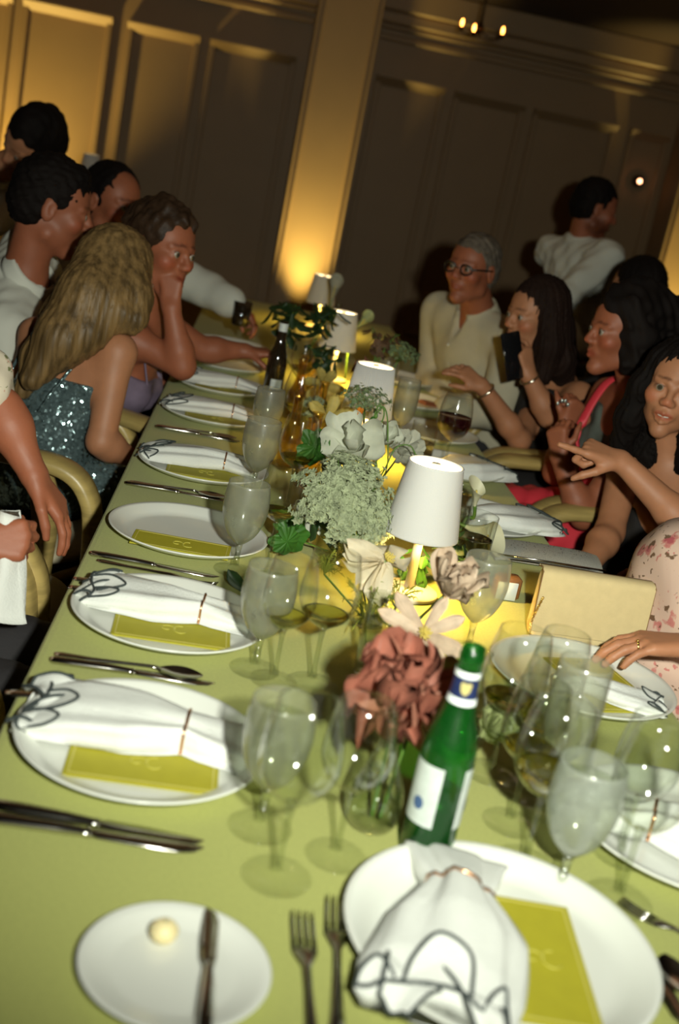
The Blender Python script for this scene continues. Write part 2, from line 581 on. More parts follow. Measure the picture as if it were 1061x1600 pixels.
# ------------------------------------------------------------------ plates, menus, napkins
PLATE = [(0.0, 0.003), (0.085, 0.003), (0.09, 0.0), (0.098, 0.0), (0.102, 0.004), (0.128, 0.009), (0.145, 0.017), (0.150, 0.021),
         (0.1515, 0.0225), (0.150, 0.0240), (0.144, 0.0215), (0.126, 0.0125), (0.118, 0.0085), (0.108, 0.0072), (0.0, 0.0066)]
plate_me = MB().lathe(PLATE, 72).build('dinner_plate', M_plate).data
bpy.data.objects.remove(bpy.data.objects['dinner_plate'])


def plate(x, y, label, s=1.0):
    o = link_mesh('dinner_plate', plate_me, None, (x, y, TOP), (0, 0, 0), (s, s, 1.0))
    return tag(o, label, 'plate', 'white dinner plates down the table')


def menu(x, y, z, rz, w, h, label):
    t = thing('menu_card', label, 'menu', (x, y, z), rz, 'mustard green menu cards')
    MB().box((0, 0, 0.0012), (w, h, 0.0024)).build('card', M_menu, t, smooth=False)
    g = MB()
    i = 0.006
    for sx in (-1, 1):
        g.box((sx * (w / 2 - i), 0, 0.0026), (0.0016, h - 2 * i, 0.0006))
    for sy in (-1, 1):
        g.box((0, sy * (h / 2 - i), 0.0026), (w - 2 * i, 0.0016, 0.0006))
    g.build('border_line', M_gold_line, t, smooth=False)
    e = MB()
    # curled two-stroke emblem in the middle of the card
    e.tube([(0.012 * math.cos(a) * (1 - a / 9) - 0.008, 0.012 * math.sin(a) * (1 - a / 9), 0.0027) for a in np.linspace(0, 5.5, 20)], 0.0009, 5)
    e.tube([(0.010 * math.cos(-a) + 0.012, 0.013 * math.sin(-a), 0.0027) for a in np.linspace(0.6, 5.0, 18)], 0.0009, 5)
    e.build('emblem', M_emb, t)
    return t


def napkin(x, y, z, rz, label, ring_label, s=1.0, wide=1.0, seed=0, rev=False):
    """pleated napkin drawn through a ring; fan end at -X with loose hemmed corners, tail at +X"""
    r = np.random.default_rng(seed)
    t = thing('napkin', label, 'napkin', (x, y, z), rz, 'white napkins with dark hems')
    L = 0.26 * s
    ph = r.uniform(0, 6, 6)

    def wid(u):
        return wide * s * (np.interp(u, [0, 0.15, 0.45, 0.62, 0.70, 0.78, 1.0], [0.052, 0.056, 0.050, 0.033, 0.024, 0.031, 0.043]))

    def hei(u):
        return s * np.interp(u, [0, 0.2, 0.5, 0.70, 0.82, 1.0], [0.020, 0.030, 0.034, 0.031, 0.024, 0.012])

    def fn(u, v):
        a = 2 * PI * v
        c, sn = math.cos(a), math.sin(a)
        w_, h_ = wid(u), hei(u)
        pl = 1 + 0.13 * math.sin(5 * a + ph[0] + 2 * u) * (0.4 + 0.6 * u) + 0.06 * math.sin(9 * a + ph[1] + 5 * u)
        X = (u - 0.5) * L + 0.010 * math.sin(3 * a + ph[2]) * (1 - u) ** 2
        Y = w_ * np.sign(c) * abs(c) ** 0.75 * pl + 0.006 * math.sin(6 * u + ph[3])
        Z = max(0.0, sn) ** 0.7 * h_ * pl + 0.0008
        if sn < 0:
            Z = 0.0008 + 0.001 * sn
        end = np.interp(u, [0, 0.02, 0.98, 1.0], [0.0, 1.0, 1.0, 0.0])
        return (X, Y * (0.9 + 0.1 * end), Z * (0.15 + 0.85 * end))
    b = MB().grid(fn, 46, 40, True)
    nv = 40
    b.f.append(tuple(range(nv - 1, -1, -1)))
    b.f.append(tuple(45 * nv + k for k in range(nv)))
    body = b.build('folded_cloth', M_napkin, t)
    hem = MB()
    hem.tube([np.array(fn(0.03, v)) + np.array((-.001, 0, .001)) for v in np.linspace(0.01, 0.49, 26)], 0.0021 * s, 6)
    def top(u, q, up=.0016):
        """point on the upper face: q runs 0..1 across"""
        p = np.array(fn(u, .02 + .46 * q))
        return p + np.array((0, 0, up))
    # folded-over edges lying on the upper face of the fan end
    for k in range(3):
        q0 = (.10, .42, .70)[k] + r.uniform(-.05, .05)
        ln = r.uniform(.13, .24)
        line = [(.02, q0), (ln * .6, q0 + .02), (ln, q0 + .10), (ln * .75, q0 + .19), (.04, q0 + .25)]
        pts = spline([top(u_, min(q_, .98)) for u_, q_ in line], 26)
        fold = MB().grid(lambda u, v: pts[int(round(v * 26))] * (1 - u) + top(.012, min(.98, q0 + .25 * v), .0035) * u + np.array((0, 0, .004 * s * math.sin(PI * v) * (1 - u))), 6, 27)
        fold.build('corner_fold', M_napkin, t)
        hem.tube([p + np.array((0, 0, .004 * s * math.sin(PI * i / 26) + .0006)) for i, p in enumerate(pts)], 0.0019 * s, 6)
    # two loose corners slipping off the end
    for k in range(2):
        side = (-1, 1)[k] * r.uniform(.5, .9)
        w0 = wid(0.1)
        base = np.array(((0.12 - 0.5) * L, side * w0 * 0.5, hei(0.1) * 0.8))
        tip = np.array((-0.5 * L - s * r.uniform(0.004, 0.016), side * w0 * r.uniform(0.75, 1.05), s * r.uniform(0.003, 0.012)))
        wv = np.array((s * 0.012, s * 0.024 * wide, s * 0.004)) * r.uniform(0.8, 1.2)

        def flap(u, v, base=base, tip=tip, wv=wv, k=k, p=ph[4] + k):
            c = base + (tip - base) * u
            hw = wv * (1 - 0.5 * u)
            q = c + hw * (2 * v - 1)
            q = q + np.array((0, 0, s * (0.008 * math.sin(PI * u) + 0.005 * math.sin(2 * PI * v + p) * u)))
            q[2] = max(q[2], 0.003)
            return q
        tp_ = MB().grid(lambda u, v: flap(u, v), 9, 9)
        lo = MB().grid(lambda u, v: flap(u, v) - np.array((0, 0, 0.0016)), 9, 9)
        lo.f = [tuple(reversed(q)) for q in lo.f]
        tp_.add(lo.v, lo.f)
        tp_.build('corner_fold', M_napkin, t)
        edge = [flap(u, 0) for u in np.linspace(0.1, 1, 9)] + [flap(1, v) for v in np.linspace(0.15, 1, 7)] + [flap(u, 1) for u in np.linspace(0.9, 0.1, 8)]
        hem.tube([p + np.array((0, 0, .0012)) for p in spline(edge, 40)], 0.0020 * s, 6)
    hem.build('hem', M_hem, t)
    # ring
    if ring_label:
        u = 0.70
        pts = [np.array(fn(u, v)) for v in np.linspace(0, 1, 28)]
        c = np.mean(pts, axis=0)
        pts = [c + (p - c) * 1.06 for p in pts]
        for p in pts:
            p[0] = c[0]
            p[2] = max(p[2], 0.002)
        rg = MB().tube(pts, 0.0021 * s, 6, caps=False).build('napkin_ring', M_copper)
        rg.location = (x, y, z)
        rg.rotation_euler = (0, 0, rz)
        tag(rg, ring_label, 'napkin ring', 'copper napkin rings')
    return t


PLY = [1.26, 1.665, 2.085, 2.585, 3.165, 3.60, 4.02, 4.44, 4.9, 5.4]
PX = -0.036
ZP = TOP + 0.0085
for i, y in enumerate(PLY):
    o = ORD[min(i, 8)]
    far = i > 5
    if i < 8:
        plate(PX, y, '%s white dinner plate along the left side of the table' % o if i != 2 else 'empty white dinner plate with only a menu card, left side of the table', 1.0)
    if i == 2:
        menu(-0.044, y - 0.064, ZP - 0.0, -0.05, 0.180, 0.078, 'mustard menu card lying bare on the plate without a napkin')
    elif i < 6:
        menu(-0.028, y - 0.042, ZP, 0.01 + 0.02 * math.sin(i * 2), 0.176, 0.100, 'mustard menu card under the %s napkin on the left side' % o)
for i, nm in ((0, 'nearest'), (1, 'second'), (3, 'third'), (4, 'fourth'), (5, 'fifth')):
    napkin(-0.040, PLY[i] + 0.028, ZP + 0.0032, (-0.07, -0.10, -0.06, -0.03, -0.10)[(0, 1, 3, 4, 5).index(i)],
           'white napkin with dark hem on the %s dressed plate at left' % nm, 'thin copper ring round the %s napkin on the left side' % nm,
           1.0 if i else 1.05, 1.22 if i == 0 else 1.05, seed=11 + i)

# head-of-table place
plate(0.353, 0.965, 'large white dinner plate at the near end of the table', 1.06)
menu(0.392, 0.950, ZP, -0.06, 0.092, 0.19, 'mustard menu card standing lengthwise on the plate at the near end')
napkin(0.302, 0.972, ZP + 0.0035, math.radians(76), 'large white napkin with dark hem on the plate at the near end', 'copper ring round the napkin at the near end of the table',
       1.05, 1.25, seed=5)

# right-hand places
RPL = [(0.648, 1.232), (0.628, 1.672), (0.612, 2.555), (0.618, 3.03), (0.62, 3.46), (0.62, 3.95), (0.62, 4.4)]
for i, (x, y) in enumerate(RPL):
    plate(x, y, ('white dinner plate at the right edge behind the tall clear wine glass', 'white dinner plate beside the ringed hand, right side of the table',
                 'white dinner plate under the heaped napkin behind the silver clutch', 'white dinner plate under the grey-white napkin behind the near lamp shade',
                 'fifth plate along the right side, near the red wine', 'sixth plate along the right side of the table', 'seventh plate along the right side of the table')[i])
menu(0.665, 1.675, ZP, 0.28, 0.115, 0.19, 'mustard menu card on the plate beside the ringed hand')
napkin(0.655, 1.625, ZP + 0.0035, math.radians(168), 'rolled white napkin with dark hem beside the ringed hand', None, 0.66, 0.95, seed=21)
napkin(0.652, 1.215, ZP + 0.0035, math.radians(158), 'white napkin on the right-edge plate behind the tall wine glass', 'copper ring round the napkin at the right edge', 1.08, 1.15, seed=22)
napkin(0.660, 2.54, ZP + 0.0035, math.radians(205), 'heaped white napkin with black hem behind the silver clutch', None, 1.1, 1.3, seed=23)
napkin(0.640, 2.98, ZP + 0.0035, math.radians(215), 'grey-white napkin drooping off the plate by the red wine', None, 1.15, 1.25, seed=24)


# ------------------------------------------------------------------ cutlery
def strip(path, widths, thick, seg=8):
    """flat bar with rounded section along X"""
    b = MB()
    V, F = [], []
    n = len(path)
    for i, (x, y, z) in enumerate(path):
        w_, h_ = widths[i], thick[i] if hasattr(thick, '__len__') else thick
        for k in range(seg):
            a = 2 * PI * k / seg
            V.append((x, y + w_ * math.cos(a), z + h_ * math.sin(a)))
    for i in range(n - 1):
        for k in range(seg):
            F.append((i * seg + k, i * seg + (k + 1) % seg, (i + 1) * seg + (k + 1) % seg, (i + 1) * seg + k))
    F.append(tuple(range(seg - 1, -1, -1)))
    F.append(tuple((n - 1) * seg + k for k in range(seg)))
    return b.add(V, F)


def knife_parts():
    h = strip([(-0.11, 0, .005), (-0.105, 0, .005), (-0.08, 0, .0055), (-0.03, 0, .0055), (-0.002, 0, .005), (0.004, 0, .005)],
              [0.004, 0.009, 0.0095, 0.0075, 0.0055, 0.0075], [.003, .0045, .005, .005, .0045, .0045])
    bl = strip([(0.003, 0, .005), (0.012, 0.001, .005), (0.05, 0.002, .004), (0.09, 0.002, .003), (0.108, 0.0045, .0025), (0.117, 0.009, .0022)],
               [0.005, 0.009, 0.0105, 0.0105, 0.0075, 0.001], [.003, .0014, .0012, .0011, .001, .0008])
    return h, bl


def fork_parts():
    h = strip([(-0.10, 0, .003), (-0.09, 0, .003), (-0.05, 0, .004), (0.0, 0, .007), (0.03, 0, .009), (0.042, 0, .0075), (0.055, 0, .005), (0.062, 0, .0045)],
              [0.005, 0.0095, 0.006, 0.0036, 0.0036, 0.008, 0.0125, 0.012], .0018)
    tines = []
    for k in range(4):
        y = (k - 1.5) * 0.0068
        tines.append(strip([(0.060, y, .0045), (0.08, y, .0042), (0.10, y, .0065), (0.112, y * 0.97, .010)], [0.0022, 0.0020, 0.0016, 0.0006], .0011, 6))
    return h, tines


def spoon_parts():
    h = strip([(-0.10, 0, .003), (-0.09, 0, .003), (-0.05, 0, .004), (0.0, 0, .007), (0.035, 0, .009), (0.048, 0, .007)], [0.005, 0.0095, 0.006, 0.0036, 0.0034, 0.006], .0018)
    b = MB().grid(lambda u, v: (0.045 + 0.062 * u, 0.019 * math.sin(PI * min(1, u * 0.94 + 0.05)) ** 0.7 * (2 * v - 1),
                                0.0075 - 0.0055 * math.sin(PI * u) * (1 - (2 * v - 1) ** 2)), 12, 9)
    lo = MB().grid(lambda u, v: (0.045 + 0.062 * u, 0.019 * math.sin(PI * min(1, u * 0.94 + 0.05)) ** 0.7 * (2 * v - 1),
                                 0.0062 - 0.0055 * math.sin(PI * u) * (1 - (2 * v - 1) ** 2)), 12, 9)
    lo.f = [tuple(reversed(q)) for q in lo.f]
    b.add(lo.v, lo.f)
    return h, b


CUT = {}


def cutlery(kind, x, y, rz, label, s=1.0, z=None):
    t = thing(kind, label, kind.split('_')[-1], (x, y, TOP if z is None else z), rz, 'silver cutlery laid on the green cloth')
    t.scale = (s, s, s)
    if kind not in CUT:
        if 'knife' in kind:
            h, b = knife_parts()
            CUT[kind] = [('handle', h.build('handle', M_steel, t).data), ('blade', b.build('blade', M_steel, t).data)]
        elif 'fork' in kind:
            h, ts = fork_parts()
            CUT[kind] = [('handle', h.build('handle', M_steel, t).data)] + [('tine', q.build('tine', M_steel, t).data) for q in ts]
        else:
            h, b = spoon_parts()
            CUT[kind] = [('handle', h.build('handle', M_steel, t).data), ('bowl', b.build('bowl', M_steel, t).data)]
    else:
        for nme, me in CUT[kind]:
            link_mesh(nme, me, t)
    return t


# between the left-hand plates: pairs lying across, handles to the table edge
cutlery('dinner_knife', -0.072, 1.068, -0.03, 'front one of two knives beside the nearest left plate', 1.06)
cutlery('steak_knife', -0.066, 1.088, -0.09, 'rear one of two knives beside the nearest left plate', 1.0)
cutlery('dinner_knife', -0.072, 1.468, 0.0, 'front one of the knife pair between first and second left plates')
cutlery('soup_spoon', -0.080, 1.488, -0.035, 'spoon of the knife pair between first and second left plates')
cutlery('dinner_fork', -0.118, 1.362, 0.06, 'fork with dark tines peeping out behind the nearest left napkin')
cutlery('dinner_knife', -0.085, 1.905, -0.07, 'slanting knife in front of the empty left plate')
cutlery('dinner_fork', -0.080, 1.868, -0.20, 'slanting fork in front of the empty left plate')
cutlery('salad_fork', -0.104, 1.755, 0.10, 'fork handles poking out behind the second left napkin')
cutlery('dinner_fork', -0.103, 1.790, 0.05, 'rear fork poking out behind the second left napkin')
cutlery('dinner_knife', -0.080, 2.375, -0.02, 'front knife of the pair behind the empty left plate')
cutlery('soup_spoon', -0.082, 2.395, -0.05, 'spoon of the pair behind the empty left plate')
cutlery('dinner_knife', -0.070, 2.935, 0.0, 'knife beside the plate by the blonde guest')
cutlery('soup_spoon', -0.075, 2.958, -0.03, 'spoon beside the plate by the blonde guest')
# near end
cutlery('dinner_fork', 0.158, 0.865, PI / 2 + 0.03, 'left one of two forks beside the near-end plate', 1.0)
cutlery('salad_fork', 0.186, 0.897, PI / 2 - 0.05, 'right one of two forks beside the near-end plate', 1.0)
cutlery('dinner_knife', 0.524, 0.885, PI / 2 + 0.05, 'dark-lit knife at the right of the near-end plate', 0.95)
cutlery('soup_spoon', 0.541, 0.888, PI / 2 + 0.04, 'spoon at the right of the near-end plate', 0.95)
cutlery('salad_fork', 0.585, 1.02, PI / 2 + 0.9, 'fork on the cloth by the foot of the tall right wine glass', 0.8)
# bread plate with butter and its knife
BP = [(0.0, 0.002), (0.045, 0.002), (0.05, 0.0), (0.055, 0.0), (0.06, 0.003), (0.078, 0.009), (0.086, 0.013), (0.087, 0.0145), (0.085, 0.0150), (0.076, 0.0115), (0.060, 0.0065), (0.054, 0.0052), (0.0, 0.0048)]
tag(MB().lathe(BP, 56).build('bread_plate', M_plate, loc=(0.036, 0.872, TOP)), 'small white bread plate at the near left corner', 'plate')
M_butter = mat('pale butter', (0.82, 0.70, 0.38), 0.45, sss=0.2)
bt = MB().grid(lambda u, v: (0.0135 * math.sin(PI * (.03 + .94 * u)) * math.cos(2 * PI * v) * (1 + .06 * math.sin(3 * v * 6.28)),
                             0.0135 * math.sin(PI * (.03 + .94 * u)) * math.sin(2 * PI * v), 0.010 - 0.012 * math.cos(PI * u) * (1 if u > .5 else .7)), 12, 20, True)
tag(bt.build('butter', M_butter, loc=(0.022, 0.910, TOP + 0.0052)), 'ball of pale butter on the small bread plate', 'butter')
bk = cutlery('butter_knife', 0.066, 0.868, PI / 2 + 0.0, 'short butter knife lying across the bread plate', 0.74, TOP + 0.014)

# ------------------------------------------------------------------ table lamps
def lamp(x, y, label, ribs=False, s=1.0):
    t = thing('table_lamp', label, 'lamp', (x, y, TOP), 0, 'cordless table lamps down the middle of the table')
    MB().lathe([(0.0, 0.0), (0.054, 0.0), (0.056, 0.004), (0.054, 0.010), (0.012, 0.013), (0.0, 0.013)], 40).build('base', M_lampwhite, t)
    MB().lathe([(0.009, 0.012), (0.0085, 0.10), (0.0085, 0.245), (0.0, 0.246)], 20).build('stem', M_lampwhite, t)
    r0, r1, z0, z1 = 0.0685, 0.0505, 0.118, 0.252
    if not ribs:
        sh = MB().lathe([(r0 - .002, z0), (r0, z0 - .001), (r0 + .0008, z0 + .001), (r0 + .0004, z0 + .004), (r1 + .0004, z1 - .004), (r1 + .0008, z1 - .001), (r1, z1), (r1 - .002, z1),
                         (r1 - .002, z1 - .006), (r0 - .002, z0 + .006), (r0 - .002, z0)], 72)
    else:
        def fn(u, v):
            prof = [(r0 - .002, z0), (r0, z0), (r1, z1), (r1 - .002, z1), (r1 - .003, z1 - .003), (r0 - .003, z0 + .003), (r0 - .002, z0)]
            k = u * 6
            i = min(int(k), 5)
            f = k - i
            r = prof[i][0] * (1 - f) + prof[i + 1][0] * f
            z = prof[i][1] * (1 - f) + prof[i + 1][1] * f
            a = 2 * PI * v
            r *= 1 + 0.016 * math.cos(64 * a)
            return (r * math.cos(a), r * math.sin(a), z)
        sh = MB().grid(fn, 7, 512, True)
    sh.build('lamp_shade', M_shade, t)
    # diffuser disc just below the rim, with the small round touch switch in the middle
    MB().lathe([(0.0, 0.2465), (0.0135, 0.2465), (0.047, 0.2465), (0.047, 0.2425), (0.0, 0.2425)], 40).build('diffuser', M_bulb, t)
    MB().lathe([(0.0, 0.2525), (0.008, 0.2525), (0.009, 0.251), (0.009, 0.2464)], 20).build('switch', M_lampwhite, t)
    light('lamp_bulb', 'POINT', (x + 0.012, y - 0.012, TOP + 0.138), 6.5, (1.0, 0.62, 0.13), shadow_soft_size=0.02)
    return t


lamp(0.380, 1.985, 'nearest white table lamp with a smooth shade, in the middle of the table')
lamp(0.362, 3.02, 'second table lamp, its pleated shade behind green umbels', ribs=True)
lamp(0.345, 4.15, 'third table lamp, half hidden by dark foliage')
lamp(0.340, 5.55, 'farthest table lamp, in front of the glowing pillar')

# ------------------------------------------------------------------ glasses
GL = {}


def glass_meshes(kind):
    if kind in GL:
        return GL[kind]
    if kind == 'goblet':
        H, stem, rs, rf = 0.158, 0.050, 0.0044, 0.036
        bowl = [(0.004, .048), (0.012, .054), (0.025, .068), (0.0345, .090), (0.0385, .112), (0.0380, .134), (0.0350, .158)]
    elif kind == 'wine':
        H, stem, rs, rf = 0.203, 0.090, 0.0036, 0.037
        bowl = [(0.004, .088), (0.014, .093), (0.031, .106), (0.0415, .127), (0.0425, .147), (0.0395, .173), (0.0335, .203)]
    elif kind == 'flute':
        H, stem, rs, rf = 0.205, 0.072, 0.0038, 0.034
        bowl = [(0.004, .070), (0.015, .078), (0.027, .096), (0.0335, .128), (0.0335, .165), (0.0325, .205)]
    else:  # tumbler
        H, stem, rs, rf = 0.105, 0.0, 0, 0.034
        bowl = [(0.0, .004), (0.030, .004), (0.034, .010), (0.0355, .05), (0.037, .105)]
    pr = [tuple(p) for p in spline([(r, z, 0) for r, z in bowl], 28)]
    prof = [(max(p[0], 0.0), p[1]) for p in pr]
    outer = MB().lathe(prof + [(prof[-1][0] - .0007, prof[-1][1] + .0006), (prof[-1][0] - .0014, prof[-1][1])], 48)
    o = outer.build('bowl', M_glass)
    res = {'bowl': o.data, 'prof': prof, 'H': H}
    bpy.data.objects.remove(o)
    if stem:
        o = MB().lathe([(0.006, 0.0105), (rs + .001, 0.018), (rs, 0.03), (rs, stem - .02), (rs + .0012, stem - .006), (0.006, stem), (0.0, stem + .0005)], 20).build('stem', M_solidglass)
        res['stem'] = o.data
        bpy.data.objects.remove(o)
        o = MB().lathe([(0.0, 0.0), (rf, 0.0), (rf + .0006, 0.0009), (rf, 0.0018), (0.020, 0.0045), (0.009, 0.0078), (0.0055, 0.0108), (0.0, 0.0112)], 48).build('foot', M_footglass)
        res['foot'] = o.data
        bpy.data.objects.remove(o)
    else:
        o = MB().lathe([(0.0, 0.0), (0.032, 0.0), (0.034, 0.002), (0.034, 0.008), (0.0, 0.009)], 40).build('base', M_glass)
        res['base'] = o.data
        bpy.data.objects.remove(o)
    GL[kind] = res
    return res


LIQ = {}


def liquid(kind, level, m):
    key = (kind, level, m.name)
    if key not in LIQ:
        pr = glass_meshes(kind)['prof']
        pts = [(max(r - 0.0014, 0.0), z + 0.0012) for r, z in pr if z + .0012 < level]
        rl = np.interp(level, [z for r, z in pr], [r for r, z in pr]) - 0.0014
        b = MB().lathe([(0.0, pts[0][1])] + pts + [(rl, level), (rl - .002, level - .0006), (0.0, level - .0007)], 40)
        o = b.build('drink', m)
        LIQ[key] = o.data
        bpy.data.objects.remove(o)
    return LIQ[key]


ICE = {}


def glass(kind, x, y, label, drink=None, level=None, frost=None, s=1.0, ice=0, gm=None):
    g = glass_meshes(kind)
    nm = {'goblet': 'water_goblet', 'wine': 'wine_glass', 'flute': 'tall_wine_glass', 'tumbler': 'tumbler'}[kind]
    t = thing(nm, label, 'glass', (x, y, TOP), 0, 'glasses down the table')
    t.scale = (s, s, s)
    for part in ('bowl', 'stem', 'foot', 'base'):
        if part in g:
            o = link_mesh(part, g[part], t)
            if part == 'bowl' and frost:
                o.material_slots[0].link = 'OBJECT'
                o.material_slots[0].material = frost
    if drink:
        link_mesh('water' if drink in (M_water, M_thinwater) else 'wine', liquid(kind, level, drink), t)
    for k in range(ice):
        a = k * 2.4
        c = MB().box((0.014 * math.cos(a), 0.014 * math.sin(a), (level or .15) - 0.006 - 0.012 * (k % 2)), (0.019, 0.018, 0.019), rz=a, bev=0.004)
        c.build('ice_cube', M_ice, t)
    return t


M_ice = glass_mat('ice', frost=0.35, fcol=(0.72, 0.76, 0.74))
# nearest cluster on the left
glass('goblet', 0.112, 1.132, 'frosted water goblet behind the nearest left wine glass', M_thinwater, 0.135, M_frost, 1.0, 0)
glass('wine', 0.130, 1.043, 'large clear wine glass nearest on the left, in front of a frosted goblet', None, None, None, 1.0)
glass('wine', 0.196, 1.096, 'clear wine glass beside the small vase, left of the green bottle', None, None, None, 0.92)
# second cluster on the left
glass('goblet', 0.100, 1.548, 'misted goblet of water by the second left napkin', M_thinwater, 0.138, M_frost, 1.02, 0)
glass('wine', 0.128, 1.520, 'wine glass with a little white wine just right of the misted goblet', M_whitewine, 0.112, None, 0.92)
glass('wine', 0.184, 1.530, 'round wine glass in front of the cream lit blossom', M_whitewine, 0.112, None, 1.0)
# third
glass('goblet', 0.058, 1.955, 'misted goblet standing over the empty left plate', M_thinwater, 0.140, M_frost, 1.05, 0)
glass('wine', 0.120, 2.02, 'wine glass behind the misted goblet of the empty place', M_whitewine, 0.112, None, 0.95)
# fourth, fifth, sixth
glass('goblet', 0.081, 2.47, 'misted goblet by the napkin nearest the blonde guest', M_thinwater, 0.138, M_frost, 1.08, 0)
glass('wine', 0.160, 2.42, 'leaning-looking clear wine glass beside the amber-lit vase', M_whitewine, 0.115, None, 1.0)
glass('goblet', 0.098, 2.90, 'misted goblet below the dark brown bottle', M_thinwater, 0.140, M_frost, 1.02, 0)
glass('wine', 0.175, 2.99, 'wine glass right of the goblet below the dark bottle', M_whitewine, 0.112, None, 1.0)
glass('wine', 0.205, 3.62, 'wine glass beside the dark brown bottle', M_whitewine, 0.115, None, 1.0)
glass('goblet', 0.16, 4.35, 'misted goblet far down the left side', M_thinwater, 0.135, M_frost, 1.0)
# right side, near to far
glass('wine', 0.518, 1.087, 'large clear wine glass at the right in front of the ringed napkin', None, None, None, 1.02)
glass('goblet', 0.446, 1.082, 'heavily frosted goblet of iced water nearest on the right', M_thinwater, 0.136, M_frost2, 1.03, 3)
glass('wine', 0.418, 1.132, 'wine glass with white wine standing left of the heavily frosted goblet', M_whitewine, 0.122, None, 1.0)
glass('wine', 0.419, 1.218, 'wine glass with a little wine behind the near right cluster', M_whitewine, 0.115, None, 0.92)
glass('wine', 0.417, 1.338, 'wine glass standing beside the pale green blossom', M_whitewine, 0.112, None, 1.0)
glass('flute', 0.476, 1.262, 'tall clouded glass in the right cluster before the cream clutch', M_thinwater, 0.175, M_frost, 1.0)
glass('wine', 0.492, 1.40, 'empty clear wine glass in front of the cream clutch', None, None, None, 0.92)
glass('goblet', 0.456, 1.755, 'misted goblet left of the cream clutch, by the lamp stem', M_thinwater, 0.135, M_frost, 1.05, 0)
glass('tumbler', 0.530, 2.20, 'low tumbler behind the near lamp shade under the calla', M_water, 0.06, None, 1.1)
glass('wine', 0.592, 2.98, 'glass of red wine behind the near lamp', M_redwine, 0.152, None, 1.08)
glass('tumbler', 0.545, 3.12, 'low tumbler beside the red wine', M_water, 0.05, None, 1.0)
glass('flute', 0.486, 3.19, 'tall amber-lit glass right of the pleated lamp', M_thinwater, 0.175, M_frost, 1.0)
glass('goblet', 0.50, 3.85, 'misted goblet far down the right side', M_thinwater, 0.135, M_frost, 1.0)


# ------------------------------------------------------------------ beer bottles
def cyl_label(r_fn, z0, z1, a0, a1, nu=8, nv=16, off=0.0006):
    """a label wrapped on the bottle between two angles"""
    return MB().grid(lambda u, v: ((r_fn(z0 + (z1 - z0) * u) + off) * math.cos(a0 + (a1 - a0) * v), (r_fn(z0 + (z1 - z0) * u) + off) * math.sin(a0 + (a1 - a0) * v), z0 + (z1 - z0) * u), nu, nv)


M_paper = mat('silver-white label paper', (0.55, 0.60, 0.57), 0.45, var=0.15, vscale=60)
M_white_foil = mat('white foil band', (0.66, 0.70, 0.68), 0.4)
M_navy = mat('navy blue foil', (0.012, 0.022, 0.085), 0.4, var=0.3, vscale=60)
M_goldfoil = mat('dull gold emblem', (0.42, 0.36, 0.14), 0.4)
M_bluemark = mat('blue printed mark', (0.05, 0.10, 0.22), 0.6)
BT = [(0.0, 0.0), (0.029, 0.0), (0.0305, 0.003), (0.0305, 0.12), (0.0300, 0.133), (0.0265, 0.152), (0.0195, 0.174), (0.0155, 0.192), (0.0140, 0.210), (0.0132, 0.236), (0.0138, 0.2385),
      (0.0138, 0.2445), (0.0130, 0.247), (0.0128, 0.2530), (0.0108, 0.2530), (0.0108, 0.236)]


def br(z):
    return float(np.interp(z, [p[1] for p in BT[2:12]], [p[0] for p in BT[2:12]]))


def bottle(x, y, rz, label, m, s=1.0, body_label=True):
    t = thing('beer_bottle', label, 'bottle', (x, y, TOP), rz, None)
    t.scale = (s, s, s)
    prof = [tuple(p[:2]) for p in BT]
    MB().lathe(prof, 48).build('glass_body', m, t)
    if body_label:
        MB().lathe([(0.0, 0.003)] + [(br(z) - .002, z) for z in (0.004, .03, .06, .078)] + [(0.0, 0.078)], 32).build('beer', M_beer, t)
        for a0, a1, z0, z1 in ((math.radians(176), math.radians(258), 0.045, 0.118), (math.radians(-55), math.radians(20), 0.045, 0.118)):
            lb = cyl_label(br, z0, z1, a0, a1).build('label', M_paper, t)
            am = (a0 + a1) / 2
            b = MB().grid(lambda u, v: ((br(.07) + .0012) * math.cos(am + .22 * math.cos(2 * PI * v) * u), (br(.07) + .0012) * math.sin(am + .22 * math.cos(2 * PI * v) * u), 0.070 + 0.008 * math.sin(2 * PI * v) * u), 4, 16, True)
            b.build('printed_mark', M_bluemark, lb)
        nl = cyl_label(br, 0.196, 0.222, 0, 2 * PI, 6, 40).build('neck_label', M_navy, t)
        for z0, z1 in ((0.1895, 0.1975), (0.2205, 0.2275)):
            cyl_label(br, z0, z1, 0, 2 * PI, 4, 40, 0.0010).build('white_band', M_white_foil, nl)
        am = math.radians(-98)
        e = MB()
        for dz, da, rr in ((0.0, 0.0, 0.0055), (0.004, 0.22, 0.003), (0.004, -0.22, 0.003), (-0.004, 0.0, 0.003)):
            e.grid(lambda u, v: ((br(.209) + .0012) * math.cos(am + da + rr / .0145 * math.cos(2 * PI * v) * u), (br(.209) + .0012) * math.sin(am + da + rr / .0145 * math.cos(2 * PI * v) * u),
                                 0.209 + dz + rr * 1.2 * math.sin(2 * PI * v) * u), 4, 14, True)
        e.build('emblem', M_goldfoil, nl)
    else:
        cyl_label(br, 0.222, 0.247, 0, 2 * PI, 4, 32).build('neck_foil', M_white_foil, t)
        cyl_label(br, 0.045, 0.075, math.radians(-110), math.radians(-40)).build('label', M_paper, t)
    return t


bottle(0.301, 1.132, 0.0, 'open green beer bottle with navy neck label behind the near-end plate', M_greenglass, 1.0)
bottle(0.122, 3.56, 0.0, 'dark brown beer bottle with pale neck foil beside the foliage at left', M_brownglass, 1.0, False)

